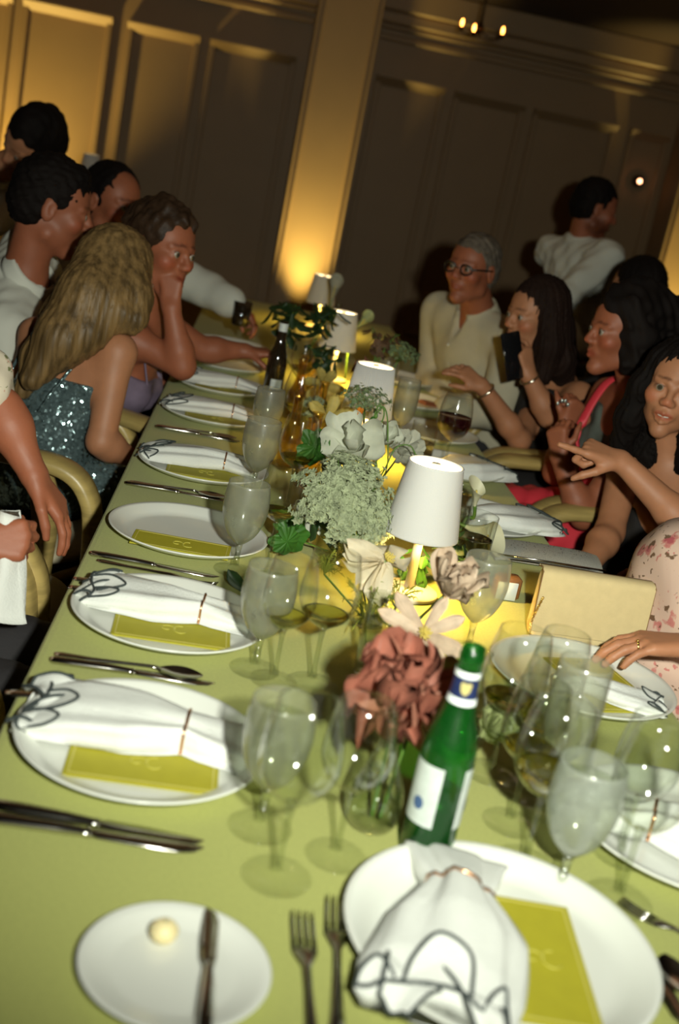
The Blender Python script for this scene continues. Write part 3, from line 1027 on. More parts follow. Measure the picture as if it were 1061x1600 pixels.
# ------------------------------------------------------------------ clutch bags, phone
M_cream = mat('cream suede leather', (0.60, 0.47, 0.24), 0.85, var=0.06, vscale=60, bump=0.15, bscale=400)
M_creamdark = mat('tan edge piping', (0.20, 0.10, 0.035), 0.6)
M_chain = mat('gold chain metal', (0.80, 0.55, 0.18), 0.22, metal=1.0)
cl = thing('clutch_bag', 'cream envelope clutch with gold chain standing behind the right-hand glasses', 'bag', (0.690, 1.895, TOP), 0.03)


def slab(w_, h_, d0, d1, n=10):
    """leaning rounded pouch: local X across, Z up, thickness tapering d0->d1"""
    b = MB()
    def fn(u, v):
        a = 2 * PI * v
        sx = np.sign(math.cos(a)) * abs(math.cos(a)) ** 0.18
        sy = np.sign(math.sin(a)) * abs(math.sin(a)) ** 0.55
        d = d0 + (d1 - d0) * u
        e = 1.0 if 0.03 < u < 0.97 else 0.97
        return (w_ / 2 * sx * e * (1 - 0.015 * math.sin(PI * u)), d / 2 * sy * e + 0.004 * math.sin(PI * u), h_ * u)
    b.grid(fn, n, 48, True)
    b.f.append(tuple(range(47, -1, -1)))
    b.f.append(tuple((n - 1) * 48 + k for k in range(48)))
    return b


pch = slab(0.205, 0.122, 0.045, 0.030).build('pouch', M_cream, cl)
fl = MB().grid(lambda u, v: ((v - 0.5) * 0.209, np.interp(u, [0, .12, .2, .3, 1], [0.012, 0.010, -0.008, -0.0205, -0.0285]), np.interp(u, [0, .12, .2, .3, 1], [0.121, 0.1265, 0.127, 0.121, 0.012])), 20, 12)
lo = MB().grid(lambda u, v: ((v - 0.5) * 0.209, np.interp(u, [0, .12, .2, .3, 1], [0.011, 0.009, -0.007, -0.0175, -0.0255]), np.interp(u, [0, .12, .2, .3, 1], [0.119, 0.1235, 0.124, 0.118, 0.013])), 20, 12)
lo.f = [tuple(reversed(q)) for q in lo.f]
fl.add(lo.v, lo.f)
fl.build('flap', M_cream, cl)
for sx in (-1, 1):
    MB().tube([(sx * 0.1045, .012, .121), (sx * 0.1045, -.008, .1265), (sx * 0.1045, -.0195, .12), (sx * 0.1045, -.0275, .012)], 0.0013, 6).build('edge_piping', M_creamdark, cl)
pcl = [(-0.098, -0.030, 0.075), (-0.112, -0.045, 0.03), (-0.10, -0.052, 0.0035), (-0.04, -0.050, 0.0035), (0.03, -0.046, 0.0035), (0.09, -0.045, 0.0035)]
ch = MB()
P = spline(pcl, 70)
for i, p in enumerate(P):
    d = P[min(i + 1, 70)] - P[max(i - 1, 0)]
    x, y, dd = basis(d)
    if i % 2:
        x, y = y, x
    ch.tube([p + 0.0032 * math.cos(a) * dd + 0.0019 * math.sin(a) * x for a in np.linspace(0, 2 * PI, 9)], 0.0008, 4, caps=False)
o = ch.build('chain', M_chain, cl)
o['kind'] = 'stuff'

M_glit = mat('silver glitter fabric', (0.75, 0.75, 0.68), 0.6, metal=0.0, var=0.45, vscale=900, bump=1.0, bscale=1500)
gc = thing('glitter_clutch', 'flat silver glitter clutch lying behind the cream clutch', 'bag', (0.722, 2.32, TOP), 0.04)
b = MB().grid(lambda u, v: (np.interp(v, [0, 1], [-0.125, 0.115]) + 0.02 * u, np.interp(u, [0, 1], [-0.055, 0.085]), 0.030 - 0.016 * abs(2 * u - 1) ** 3 - 0.006 * abs(2 * v - 1) ** 4), 12, 16)
lo = MB().grid(lambda u, v: (np.interp(v, [0, 1], [-0.125, 0.115]) + 0.02 * u, np.interp(u, [0, 1], [-0.055, 0.085]), 0.001 + 0.010 * abs(2 * u - 1) ** 3), 12, 16)
lo.f = [tuple(reversed(q)) for q in lo.f]
n = len(b.v)
b.add(lo.v, lo.f)
rim = [i for i in range(16)] + [16 * k + 15 for k in range(1, 12)] + [16 * 11 + k for k in range(14, -1, -1)] + [16 * k for k in range(10, 0, -1)]
for i in range(len(rim)):
    a, c = rim[i], rim[(i + 1) % len(rim)]
    b.f.append((a, a + n, c + n, c))
b.build('pouch', M_glit, gc)
fz = MB().tube([(-0.122, -0.056, 0.022), (0.0, -0.057, 0.023), (0.118, -0.056, 0.022)], 0.0022, 6)
fz.build('clasp_bar', M_steel, gc)
sq = MB()
for k in range(220):
    u, v = rng.random(), rng.random()
    c = (np.interp(v, [0, 1], [-0.12, 0.11]) + 0.02 * u, np.interp(u, [0, 1], [-0.05, 0.08]), 0.0304 - 0.016 * abs(2 * u - 1) ** 3 - 0.006 * abs(2 * v - 1) ** 4)
    a = rng.normal(size=3) * 0.5 + np.array((0, -.3, 1.0))
    x, y, _ = basis(a)
    sq.add([np.array(c) + 0.0011 * (math.cos(t) * x + math.sin(t) * y) for t in np.linspace(0, 2 * PI, 6)[:-1]], [(0, 1, 2, 3, 4)])
o = sq.build('sequins', M_steel, gc, smooth=False)
o['kind'] = 'stuff'

M_tan = mat('tan leather', (0.20, 0.085, 0.025), 0.6, bump=0.2, bscale=300)
wl = thing('wallet', 'small brown leather wallet with white card leaning behind the cream clutch', 'wallet', (0.578, 2.05, TOP), 0.1)
MB().box((0, 0, 0.024), (0.05, 0.03, 0.048), bev=0.006).build('cover', M_tan, wl)
MB().box((-0.004, -0.017, 0.020), (0.040, 0.003, 0.036), bev=0.001).build('card', M_white_foil, wl)

glass('wine', 0.455, 1.300, 'clear wine glass between the tall clouded glass and the pale green bloom', M_whitewine, 0.108, None, 0.95)
glass('wine', 0.548, 1.180, 'wine glass crowded behind the big clear one at the right', None, None, None, 0.9)

# ------------------------------------------------------------------ organic bodies: smooth-blended volumes, one continuous surface each
class Field:
    def __init__(self, vox):
        self.h = vox
        self.pr = []

    def cap(self, a, b, ra, rb=None, k=0.02, op=1):
        a, b = np.array(a, float), np.array(b, float)
        self.pr.append(('c', a, b, ra, ra if rb is None else rb, k, op))
        return self

    def chain(self, pts, rs, k=0.02):
        for i in range(len(pts) - 1):
            self.cap(pts[i], pts[i + 1], rs[i], rs[i + 1], k)
        return self

    def ell(self, c, r, R=None, k=0.02, op=1):
        r = np.array((r, r, r) if np.isscalar(r) else r, float)
        self.pr.append(('e', np.array(c, float), r, np.eye(3) if R is None else np.array(R, float), k, op))
        return self

    def cut(self, p, n):
        """keep only the side the normal points away from"""
        n = np.array(n, float)
        self.pr.append(('p', np.array(p, float), n / np.linalg.norm(n)))
        return self

    def bbox(self, q):
        if q[0] == 'c':
            r = max(q[3], q[4])
            return np.minimum(q[1], q[2]) - r, np.maximum(q[1], q[2]) + r
        e = np.abs(q[3]) @ q[2]
        return q[1] - e, q[1] + e

    def mesh(self, disp=None):
        h = self.h
        bb = [self.bbox(q) for q in self.pr if q[0] != 'p' and q[-1] > 0]
        lo = np.min([b[0] for b in bb], axis=0) - 4 * h - 0.01
        hi = np.max([b[1] for b in bb], axis=0) + 4 * h + 0.01
        n = np.ceil((hi - lo) / h).astype(int) + 1
        F = np.full(n, 0.06, np.float32)
        ax = [(lo[i] + h * np.arange(n[i])).astype(np.float32) for i in range(3)]
        for q in self.pr:
            if q[0] == 'p':
                continue
            b0, b1 = self.bbox(q)
            k, op = q[-2], q[-1]
            m = k + 3 * h + 0.006
            i0 = np.clip(np.floor((b0 - m - lo) / h).astype(int), 0, n)
            i1 = np.clip(np.ceil((b1 + m - lo) / h).astype(int) + 1, 0, n)
            if np.any(i1 <= i0):
                continue
            sl = tuple(slice(i0[i], i1[i]) for i in range(3))
            X = ax[0][sl[0]][:, None, None]
            Y = ax[1][sl[1]][None, :, None]
            Z = ax[2][sl[2]][None, None, :]
            if q[0] == 'c':
                a, b, ra, rb = q[1], q[2], q[3], q[4]
                ba = b - a
                L2 = max(float(ba @ ba), 1e-9)
                px, py, pz = X - a[0], Y - a[1], Z - a[2]
                t = np.clip((px * ba[0] + py * ba[1] + pz * ba[2]) / L2, 0, 1)
                d = np.sqrt((px - t * ba[0]) ** 2 + (py - t * ba[1]) ** 2 + (pz - t * ba[2]) ** 2) - (ra + (rb - ra) * t)
            else:
                c, r, R = q[1], q[2], q[3]
                px, py, pz = X - c[0], Y - c[1], Z - c[2]
                k0 = k1 = 0
                for i in range(3):
                    u = (px * R[0, i] + py * R[1, i] + pz * R[2, i]) / r[i]
                    k0 = k0 + u * u
                    k1 = k1 + (u / r[i]) ** 2
                k0 = np.sqrt(k0)
                d = k0 * (k0 - 1) / np.maximum(np.sqrt(k1), 1e-6)
            G = F[sl]
            if op > 0:
                e = np.maximum(k - np.abs(G - d), 0) / max(k, 1e-6)
                F[sl] = np.minimum(G, d) - e * e * k * 0.25
            else:
                e = np.maximum(k - np.abs(G + d), 0) / max(k, 1e-6)
                F[sl] = np.maximum(G, -d) + e * e * k * 0.25
        if disp is not None:
            band = np.abs(F) < 0.03
            I = np.nonzero(band)
            F[I] += disp(ax[0][I[0]], ax[1][I[1]], ax[2][I[2]]).astype(np.float32)
        for q in self.pr:
            if q[0] == 'p':
                d = ((ax[0] - q[1][0]) * q[2][0])[:, None, None] + ((ax[1] - q[1][1]) * q[2][1])[None, :, None] + ((ax[2] - q[1][2]) * q[2][2])[None, None, :]
                F = np.maximum(F, d.astype(np.float32))
        return surfnets(F, lo, h)


def surfnets(F, lo, h):
    s = F < 0
    nx, ny, nz = F.shape
    c = np.zeros((nx - 1, ny - 1, nz - 1), np.int8)
    offs = [(i, j, k) for i in (0, 1) for j in (0, 1) for k in (0, 1)]
    for i, j, k in offs:
        c += s[i:nx - 1 + i, j:ny - 1 + j, k:nz - 1 + k]
    act = (c > 0) & (c < 8)
    I = np.argwhere(act)
    idx = np.full(act.shape, -1, np.int32)
    idx[tuple(I.T)] = np.arange(len(I))
    val = {o: F[I[:, 0] + o[0], I[:, 1] + o[1], I[:, 2] + o[2]] for o in offs}
    P = np.zeros((len(I), 3))
    cnt = np.zeros(len(I))
    for o in offs:
        for axi in range(3):
            if o[axi] == 0:
                o2 = tuple(1 if t == axi else o[t] for t in range(3))
                a, b = val[o], val[o2]
                m = (a < 0) != (b < 0)
                t = np.where(m, a / np.where(m, a - b, 1), 0)
                for d in range(3):
                    P[:, d] += np.where(m, o[d] + (t if d == axi else 0), 0)
                cnt += m
    P = lo + (I + P / np.maximum(cnt, 1)[:, None]) * h
    Q = []
    for axi in range(3):
        u, v = (axi + 1) % 3, (axi + 2) % 3
        a = [slice(None)] * 3
        b = [slice(None)] * 3
        a[axi] = slice(0, -1)
        b[axi] = slice(1, None)
        for d in (u, v):
            a[d] = slice(1, -1)
            b[d] = slice(1, -1)
        A, B = s[tuple(a)], s[tuple(b)]
        E = np.argwhere(A != B)
        if not len(E):
            continue
        flip = A[tuple(E.T)]
        E = E + np.array([1 if d in (u, v) else 0 for d in range(3)])
        def cell(du, dv):
            C = E.copy()
            C[:, u] += du
            C[:, v] += dv
            return idx[tuple(C.T)]
        q = np.stack([cell(-1, -1), cell(0, -1), cell(0, 0), cell(-1, 0)], 1)
        q[~flip] = q[~flip][:, ::-1]
        Q.append(q)
    Q = np.concatenate(Q)
    Q = Q[(Q >= 0).all(1)]
    return P, Q


def fast_mesh(name, P, Q, m, parent=None, tint=None):
    me = bpy.data.meshes.new(name)
    me.vertices.add(len(P))
    me.vertices.foreach_set('co', np.asarray(P, np.float32).ravel())
    me.loops.add(len(Q) * 4)
    me.loops.foreach_set('vertex_index', Q.astype(np.int32).ravel())
    me.polygons.add(len(Q))
    me.polygons.foreach_set('loop_start', np.arange(len(Q), dtype=np.int32) * 4)
    me.polygons.foreach_set('use_smooth', np.ones(len(Q), bool))
    me.update(calc_edges=True)
    if tint is not None:
        a = me.attributes.new('tint', 'FLOAT_COLOR', 'POINT')
        a.data.foreach_set('color', np.concatenate([tint, np.ones((len(P), 1))], 1).astype(np.float32).ravel())
    me.materials.append(m)
    o = bpy.data.objects.new(name, me)
    COL.objects.link(o)
    o.parent = parent
    return o


def main_island(P, Q):
    """drop loose crumbs, keep the biggest connected surface"""
    lab = np.arange(len(P))
    for _ in range(400):
        m = lab[Q].min(1)
        new = lab.copy()
        for k in range(4):
            np.minimum.at(new, Q[:, k], m)
        new = new[new]
        if (new == lab).all():
            break
        lab = new
    u, c = np.unique(lab, return_counts=True)
    keep = lab == u[c.argmax()]
    Q = Q[keep[Q].all(1)]
    idx = np.cumsum(keep) - 1
    return P[keep], idx[Q]


def nrm(v):
    v = np.array(v, float)
    return v / np.linalg.norm(v)


def wrinkle(amp, s=60, seed=0):
    r = np.random.default_rng(seed)
    ks = r.normal(size=(7, 3)) * s * r.uniform(0.35, 1, (7, 1))
    ph = r.uniform(0, 6, 7)

    def f(x, y, z):
        d = 0
        for k, p in zip(ks, ph):
            d = d + np.sin(k[0] * x + k[1] * y + k[2] * z + p)
        return amp * d / 2.6
    return f


# ------------------------------------------------------------------ heads
class Head:
    """local axes: x to the person's left ... here X = right-hand side when looking along the face, Y = face, Z = up; origin at eye-level middle"""

    def __init__(self, c, face, up=(0, 0, 1), s=1.0, jaw=1.0):
        self.c = np.array(c, float)
        y = nrm(face)
        u = np.array(up, float)
        z = nrm(u - (u @ y) * y)
        self.M = np.stack([np.cross(y, z), y, z], 1)
        self.s, self.jaw = s, jaw

    def w(self, *p):
        return self.c + self.M @ (np.array(p, float) * self.s)

    def loc(self, P):
        return ((P - self.c) @ self.M) / self.s

    def e(self, f, c, r, k=0.012, op=1):
        f.ell(self.w(*c), np.array(r) * self.s, self.M, k * self.s, op)

    def cp(self, f, a, b, ra, rb=None, k=0.01, op=1):
        f.cap(self.w(*a), self.w(*b), ra * self.s, (ra if rb is None else rb) * self.s, k * self.s, op)

    def add(self, f, female=False, mouth_open=0.0):
        e, cp, J = self.e, self.cp, self.jaw
        e(f, (0, -.018, .035), (.074, .093, .082))
        e(f, (0, .030, .030), (.062, .052, .066), .02)          # forehead
        e(f, (0, .030, -.035), (.058, .056, .070), .02)         # mid face
        cp(f, (-.047 * J, .005, -.068), (0, .062, -.098), .020, .019, .02)
        cp(f, (.047 * J, .005, -.068), (0, .062, -.098), .020, .019, .02)
        e(f, (0, .072, -.100), (.020 * J, .017, .016), .015)    # chin
        for s in (-1, 1):
            e(f, (s * .041, .058, -.022), (.023, .024, .022), .02)          # cheeks
            cp(f, (s * .012, .083, .020), (s * .046, .068, .020), .0085, .007, .012)   # brow ridge
            e(f, (s * .0315, .092, .003), (.0165, .016, .0115), .010, -1)   # socket
            e(f, (s * .0315, .0735, .003), (.0142, .0138, .0138), .004)     # lids
            e(f, (s * .0315, .0895, .002), (.0104, .0075, .0027), .002, -1)  # slit
            e(f, (s * .0745, -.010, -.008), (.009, .019, .031), .008)       # ears
            e(f, (s * .083, -.002, -.004), (.006, .010, .018), .004, -1)
            cp(f, (s * .011, .098, -.027), (s * .012, .090, -.026), .0085, .008, .008)  # nostril wings
        cp(f, (0, .082, .012), (0, .1045, -.022), .0080 if female else .0095, .0095 if female else .0115, .010)
        e(f, (0, .080, -.056), (.026, .014, .018), .012)        # muzzle
        cp(f, (-.019, .083, -.0545), (0, .0925, -.0525), .0035, .0055, .004)
        cp(f, (.019, .083, -.0545), (0, .0925, -.0525), .0035, .0055, .004)
        lz = -.0655 - mouth_open * .010
        cp(f, (-.015, .084, lz + .002), (0, .0915, lz), .0040, .0068, .004)
        cp(f, (.015, .084, lz + .002), (0, .0915, lz), .0040, .0068, .004)
        mz = -.059 - mouth_open * .004
        cp(f, (-.022, .086, mz), (0, .0985, mz), .0016 + .002 * mouth_open, .0022 + .003 * mouth_open, .002, -1)
        cp(f, (.022, .086, mz), (0, .0985, mz), .0016 + .002 * mouth_open, .0022 + .003 * mouth_open, .002, -1)

    def tint(self, P, T, female=False, beard=0.0, brow=(0.25, 0.2, 0.18)):
        L = self.loc(P)
        x, y, z = np.abs(L[:, 0]), L[:, 1], L[:, 2]

        def blob(c, r, col, a):
            d = sum(((q - c0) / r0) ** 2 for q, c0, r0 in zip((x, y, z), c, r))
            wt = (a * np.clip(1.6 - 1.2 * d, 0, 1))[:, None]
            T[:] = T * (1 - wt) + T * np.array(col) * wt
        blob((.008, .092, -.0595), (.018, .02, .0105), (.88, .55, .54) if female else (.85, .6, .58), 1.0)
        blob((.020, .085, .0295), (.011, .02, .0038), brow, .7)
        blob((.036, .078, .0275), (.013, .02, .0036), brow, .6)
        blob((.044, .062, -.024), (.022, .03, .02), (1.08, .78, .74), .8)
        blob((0, .11, -.026), (.014, .02, .014), (1.08, .78, .74), .7)
        blob((.0315, .085, .0085), (.0155, .012, .0030), (.18, .13, .12), .9 if female else .55)
        if beard:
            blob((.0, .07, -.085), (.056, .07, .042), (.42, .36, .34), beard)
            blob((.045, .02, -.07), (.03, .05, .045), (.42, .36, .34), beard)

    def eyes(self, parent, look=None):
        g = nrm(self.M[:, 1] if look is None else look)
        for s in (-1, 1):
            c = self.w(s * .0315, .0755, .003)
            x, y, d = basis(g)
            R = np.stack([x, y, d], 1)
            r = .0122 * self.s
            b = MB().grid(lambda u, v: c + R @ (r * np.array((math.sin(PI * (.01 + .98 * u)) * math.cos(2 * PI * v), math.sin(PI * (.01 + .98 * u)) * math.sin(2 * PI * v), math.cos(PI * (.01 + .98 * u))))), 14, 16, True)
            eb = b.build('eye', M_eyewhite, parent)
            for nm, ang, m_, off in (('iris', .56, M_iris, 1.012), ('pupil', .24, M_black, 1.022)):
                q = MB().grid(lambda u, v: c + R @ (r * off * np.array((math.sin(ang * (.02 + u)) * math.cos(2 * PI * v), math.sin(ang * (.02 + u)) * math.sin(2 * PI * v), math.cos(ang * (.02 + u))))), 4, 16, True)
                q.build(nm, m_, eb)


M_eyewhite = mat('eye white', (0.30, 0.25, 0.20), 0.3)
M_iris = mat('brown-green iris', (0.07, 0.055, 0.025), 0.15)


def hair_short(h, f, top=1.0, back=1.0, side=1.0):
    """close cap of hair over crown, sides and nape, leaving face and ears"""
    h.e(f, (0, -.020, .042), (.0795, .099, .088 * top), .01)
    h.e(f, (0, -.045, -.005), (.0765, .075, .075), .015)
    h.e(f, (0, .085, -.012), (.064, .070, .068), .01, -1)      # face opening
    h.e(f, (0, .080, .022), (.053, .05, .047), .008, -1)
    for s in (-1, 1):
        h.e(f, (s * .075, .012, -.040), (.03, .042, .034), .008, -1)
    h.e(f, (0, -.02, -.120), (.10, .09, .055), .01, -1)


def strands(h, amp=0.0022, n=46, seed=0):
    """combed grooves running down from the crown"""
    r = np.random.default_rng(seed)
    p = r.uniform(0, 6, 4)

    def f(x, y, z):
        L = ((np.stack([x, y, z], -1) - h.c) @ h.M) / h.s
        a = np.arctan2(L[..., 0], L[..., 1] + 0.01)
        return amp * (np.sin(n * a + p[0] + 14 * L[..., 2]) + 0.6 * np.sin(n * 0.41 * a + p[1] - 9 * L[..., 2]) + .5 * np.sin(n * 1.7 * a + p[2]))
    return f


# ------------------------------------------------------------------ hands
def hand(f, W, d, n, thumb_side, curls=(.3, .3, .3, .3), spread=0.12, thumb=(0.5, 0.3), s=1.0, point=None):
    """W wrist, d towards the knuckles, n palm normal, thumb_side +1/-1 picks which edge the thumb leaves from"""
    d = nrm(d)
    n = np.array(n, float)
    n = nrm(n - (n @ d) * d)
    sd = np.cross(d, n) * thumb_side
    W = np.array(W, float)
    kn = []
    for i, (o, l) in enumerate(((.026, .086), (.009, .090), (-.008, .086), (-.024, .078))):
        kn.append(W + s * (d * l + sd * o))
        f.cap(W + s * (d * .012 + sd * o * .55), kn[i], .0135 * s, .0108 * s, .010)
    f.cap(W + s * (d * .03 + sd * .018 + n * .006), W + s * (d * .055 + sd * .020 + n * .008), .014 * s, .011 * s, .01)
    tips = []
    for i, (L, r) in enumerate(((.070, .0086), (.078, .0088), (.072, .0084), (.056, .0074))):
        c = curls[i]
        p = kn[i]
        a = -spread * (i - 1.2) / 1.5 * -1
        dd = nrm(d + sd * (-(i - 1.3) * spread))
        ang = 0.0
        for j, (fr, q) in enumerate(((.46, 1.0), (.31, 1.15), (.23, .8))):
            ang += c * q
            v = dd * math.cos(ang) + n * math.sin(ang)
            e = p + s * L * fr * v
            f.cap(p, e, s * r * (1 - .06 * j), s * r * (.94 - .08 * j), .003)
            p = e
        tips.append(p)
    t0 = W + s * (d * .026 + sd * .022 + n * .004)
    a1, a2 = thumb
    v1 = nrm(d * math.cos(.75) + sd * math.sin(.75) * (1 - a2 * .5) + n * a1)
    v2 = nrm(d * .9 + sd * .15 + n * (a1 + .25))
    t1 = t0 + s * .040 * v1
    t2 = t1 + s * .030 * v2
    f.cap(t0, t1, .0125 * s, .0098 * s, .008)
    f.cap(t1, t2, .0095 * s, .0092 * s, .003)
    f.cap(t2, t2 + s * .022 * nrm(v2 + n * .2), .009 * s, .0068 * s, .003)
    return tips


def perp(a, b, hint):
    ab = nrm(np.array(b) - np.array(a))
    hint = np.array(hint, float)
    return nrm(hint - (hint @ ab) * ab)


# ------------------------------------------------------------------ people
class Person:
    def __init__(self, label, head, chest, pelvis, fac, skin=None, female=False, shw=None, hs=1.0, jaw=1.0, vox=0.0056, group=None, mouth=0.0):
        """head: (centre, face dir[, up]); chest = base of the neck; pelvis = hip centre; fac = direction the torso faces"""
        self.t = thing('person', label, 'person', (pelvis[0], pelvis[1], 0.0), 0.0, group)
        self.org = np.array((pelvis[0], pelvis[1], 0.0))
        self.h = Head(head[0], head[1], head[2] if len(head) > 2 else (0, 0, 1), hs, jaw)
        self.nb, self.pv = np.array(chest, float), np.array(pelvis, float)
        self.female = female
        self.sp = nrm(self.nb - self.pv)
        fc = np.array(fac, float)
        self.fc = nrm(fc - (fc @ self.sp) * self.sp)
        self.lt = np.cross(self.fc, self.sp)          # towards the person's right
        self.R = np.stack([self.lt, self.fc, self.sp], 1)
        self.skin = skin or M_skin
        self.shw = shw or (0.335 if female else 0.395)
        self.sh = {s: self.nb + self.lt * s * self.shw / 2 - self.sp * 0.055 for s in (-1, 1)}
        self.arms = {}
        self.f = Field(vox)
        self.h.add(self.f, female, mouth)
        self.hands = []
        self.mouth = 0

    def limb(self, side, elbow, wrist, hd=None, palm=None, curls=None, thumb=(.4, .3), spread=.12, shoulder=None, hscale=None):
        """side +1 = the person's right"""
        if shoulder is not None:
            self.sh[side] = np.array(shoulder, float)
        self.arms[side] = (np.array(elbow, float), np.array(wrist, float))
        if hd is not None:
            sc = hscale or (0.93 if self.female else 1.05)
            hand(self.f, wrist, hd, palm, 1 if side > 0 else -1, curls or (.35, .4, .45, .5), spread, thumb, sc)

    def torso(self, f, g=0.0, low=True, arms=(), sleeve='long', k=.04):
        """trunk volumes grown by g"""
        fm = self.female
        L, sp, fc = self.lt, self.sp, self.fc
        D = np.linalg.norm(self.nb - self.pv)
        w_ = self.shw / 0.39
        f.ell(self.nb - sp * .165 + fc * .008, (.152 * w_ + g, .104 * (0.92 if fm else 1.08) + g, .165 + g), self.R, k)
        f.cap(self.nb - sp * .075 - L * self.shw * .30, self.nb - sp * .075 + L * self.shw * .30, .062 * w_ + g, None, k)
        f.ell(self.pv + sp * D * .40, (.128 * w_ + g, (.088 if fm else .108) + g, .15 + g), self.R, k)
        if low:
            f.ell(self.pv + sp * .03, ((.165 if fm else .155) + g, .118 + g, .14 + g), self.R, k)
        if fm:
            for s in (-1, 1):
                f.ell(self.nb - sp * .195 + L * s * .068 + fc * .085, (.055 + g * .6, .048 + g * .6, .055 + g * .6), self.R, .03)
        for s in arms:
            a = self.sh[s]
            e, w__ = self.arms[s]
            ra, re, rw = (.044, .036, .025) if fm else (.052, .043, .030)
            f.cap(self.nb - sp * .055 + L * s * .05, a, .045 + g, ra + .006 + g, .03)
            if sleeve != 'none':
                f.cap(a, a + (e - a) * (1.0 if sleeve in ('long', 'elbow') else .45), ra + .004 + g, (re if sleeve in ('long', 'elbow') else ra) + g, .02)
                if sleeve == 'elbow':
                    f.cap(e, e + (w__ - e) * .15, re + g, re + g, .02)
                if sleeve == 'long':
                    f.cap(e, e + (w__ - e) * .95, re + g, rw + .006 + g, .02)
        return f

    def body(self, tint_kw=None, eyes=True, look=None):
        f, fm = self.f, self.female
        # neck
        r = .047 if fm else .060
        f.cap(self.h.w(0, -.026, -.055), self.nb - self.sp * .01, r * .95, r * 1.05, .03)
        f.cap(self.nb - self.sp * .02 + self.fc * .0, self.nb - self.sp * .06, r * 1.05, r * 1.3, .04)
        self.torso(f)
        for s, (e, w_) in self.arms.items():
            a = self.sh[s]
            ra, re, rw = (.044, .036, .0245) if fm else (.053, .043, .029)
            f.cap(self.nb - self.sp * .05 + self.lt * s * .05, a, .046, ra, .04)
            f.cap(a, e, ra, re, .03)
            m = e + (w_ - e) * .28
            f.cap(e, m, re * .97, re * 1.06, .02)
            f.cap(m, w_, re * 1.06, rw, .02)
        P, Q = f.mesh()
        T = np.ones((len(P), 3))
        self.h.tint(P, T, fm, **(tint_kw or {}))
        self.b = fast_mesh('body', P - self.org, Q, self.skin, self.t, T)
        if eyes:
            g0 = len(self.t.children)
            self.h.eyes(self.t, look)
            for ch in self.t.children[g0:]:
                if ch.name.startswith('eye'):
                    ch.location = -Vector(self.org)
        return self

    def part(self, name, f, m, disp=None, label=None, tint=False):
        P, Q = f.mesh(disp)
        if name == 'hair':
            P, Q = main_island(P, Q)
        o = fast_mesh(name, P - self.org, Q, m, self.t, np.ones((len(P), 3)) if tint else None)
        if label:
            o['label'] = label
        return o

    def put(self, name, mb, m, label=None, kind=None):
        mb.v = [tuple(np.array(v) - self.org) for v in mb.v]
        o = mb.build(name, m, self.t)
        if label:
            o['label'] = label
        if kind:
            o['kind'] = kind
        return o

    def legs(self, m, knee_dir=None, skirt=False, seat=True, vox=.012, name='trousers', shoes=None):
        """thighs forward, shins to the floor, shoes"""
        f = Field(vox)
        kd = nrm(knee_dir if knee_dir is not None else (self.fc[0], self.fc[1], 0))
        lt = np.array((self.lt[0], self.lt[1], 0))
        f.ell(self.pv, (.175, .14, .13), self.R, .04)
        sf = MB()
        for s in (-1, 1):
            hip = self.pv + lt * s * .085 - np.array((0, 0, .01))
            if seat:
                kn = hip + kd * .42 + lt * s * .02
                kn[2] = max(hip[2] - .02, .47)
                an = kn + kd * .04
                an[2] = .11
            else:
                kn = hip + np.array((0, 0, -.40)) + kd * .02
                an = kn + np.array((0, 0, -.38)) - kd * .02
                an[2] = .10
            f.cap(hip, kn, .092, .066, .05)
            f.cap(kn, an, .064, .052 if not skirt else .06, .03)
            sf.grid(lambda u, v, an=an: an + np.array((0, 0, -.06)) + kd * (.07 + .135 * -math.cos(PI * u)) + lt * .042 * math.sin(PI * (.03 + .94 * u)) ** .6 * math.cos(2 * PI * v)
                    + np.array((0, 0, (.045 if math.sin(2 * PI * v) > 0 else .046) * math.sin(2 * PI * v) * math.sin(PI * (.03 + .94 * u)) ** .6)), 10, 12, True)
        self.part(name, f, m, wrinkle(.003, 50, 3))
        self.put('shoes', sf, shoes or M_black)


def collar(p, m, gap=.55, r=.074, hgt=.044):
    """shirt collar: stand and folded leaf round the neck, open at the throat"""
    b = MB()
    c = p.nb + p.fc * .010 - p.sp * .004

    def ring(rr, z, a):
        return c + p.lt * rr * math.sin(a) * 1.06 + p.fc * rr * math.cos(a) + p.sp * (z - .012 * math.cos(a))
    b.grid(lambda u, v: ring(r - .006 * u, u * hgt, gap * .6 + v * (2 * PI - 1.2 * gap)), 4, 40)
    b.grid(lambda u, v: ring(r - .004 + .018 * u, hgt * (1 - 1.05 * u) - .022 * u * abs(2 * v - 1) ** 5, gap * (.6 + .2 * u) + v * (2 * PI - 2 * gap * (.6 + .2 * u))), 5, 40)
    return b


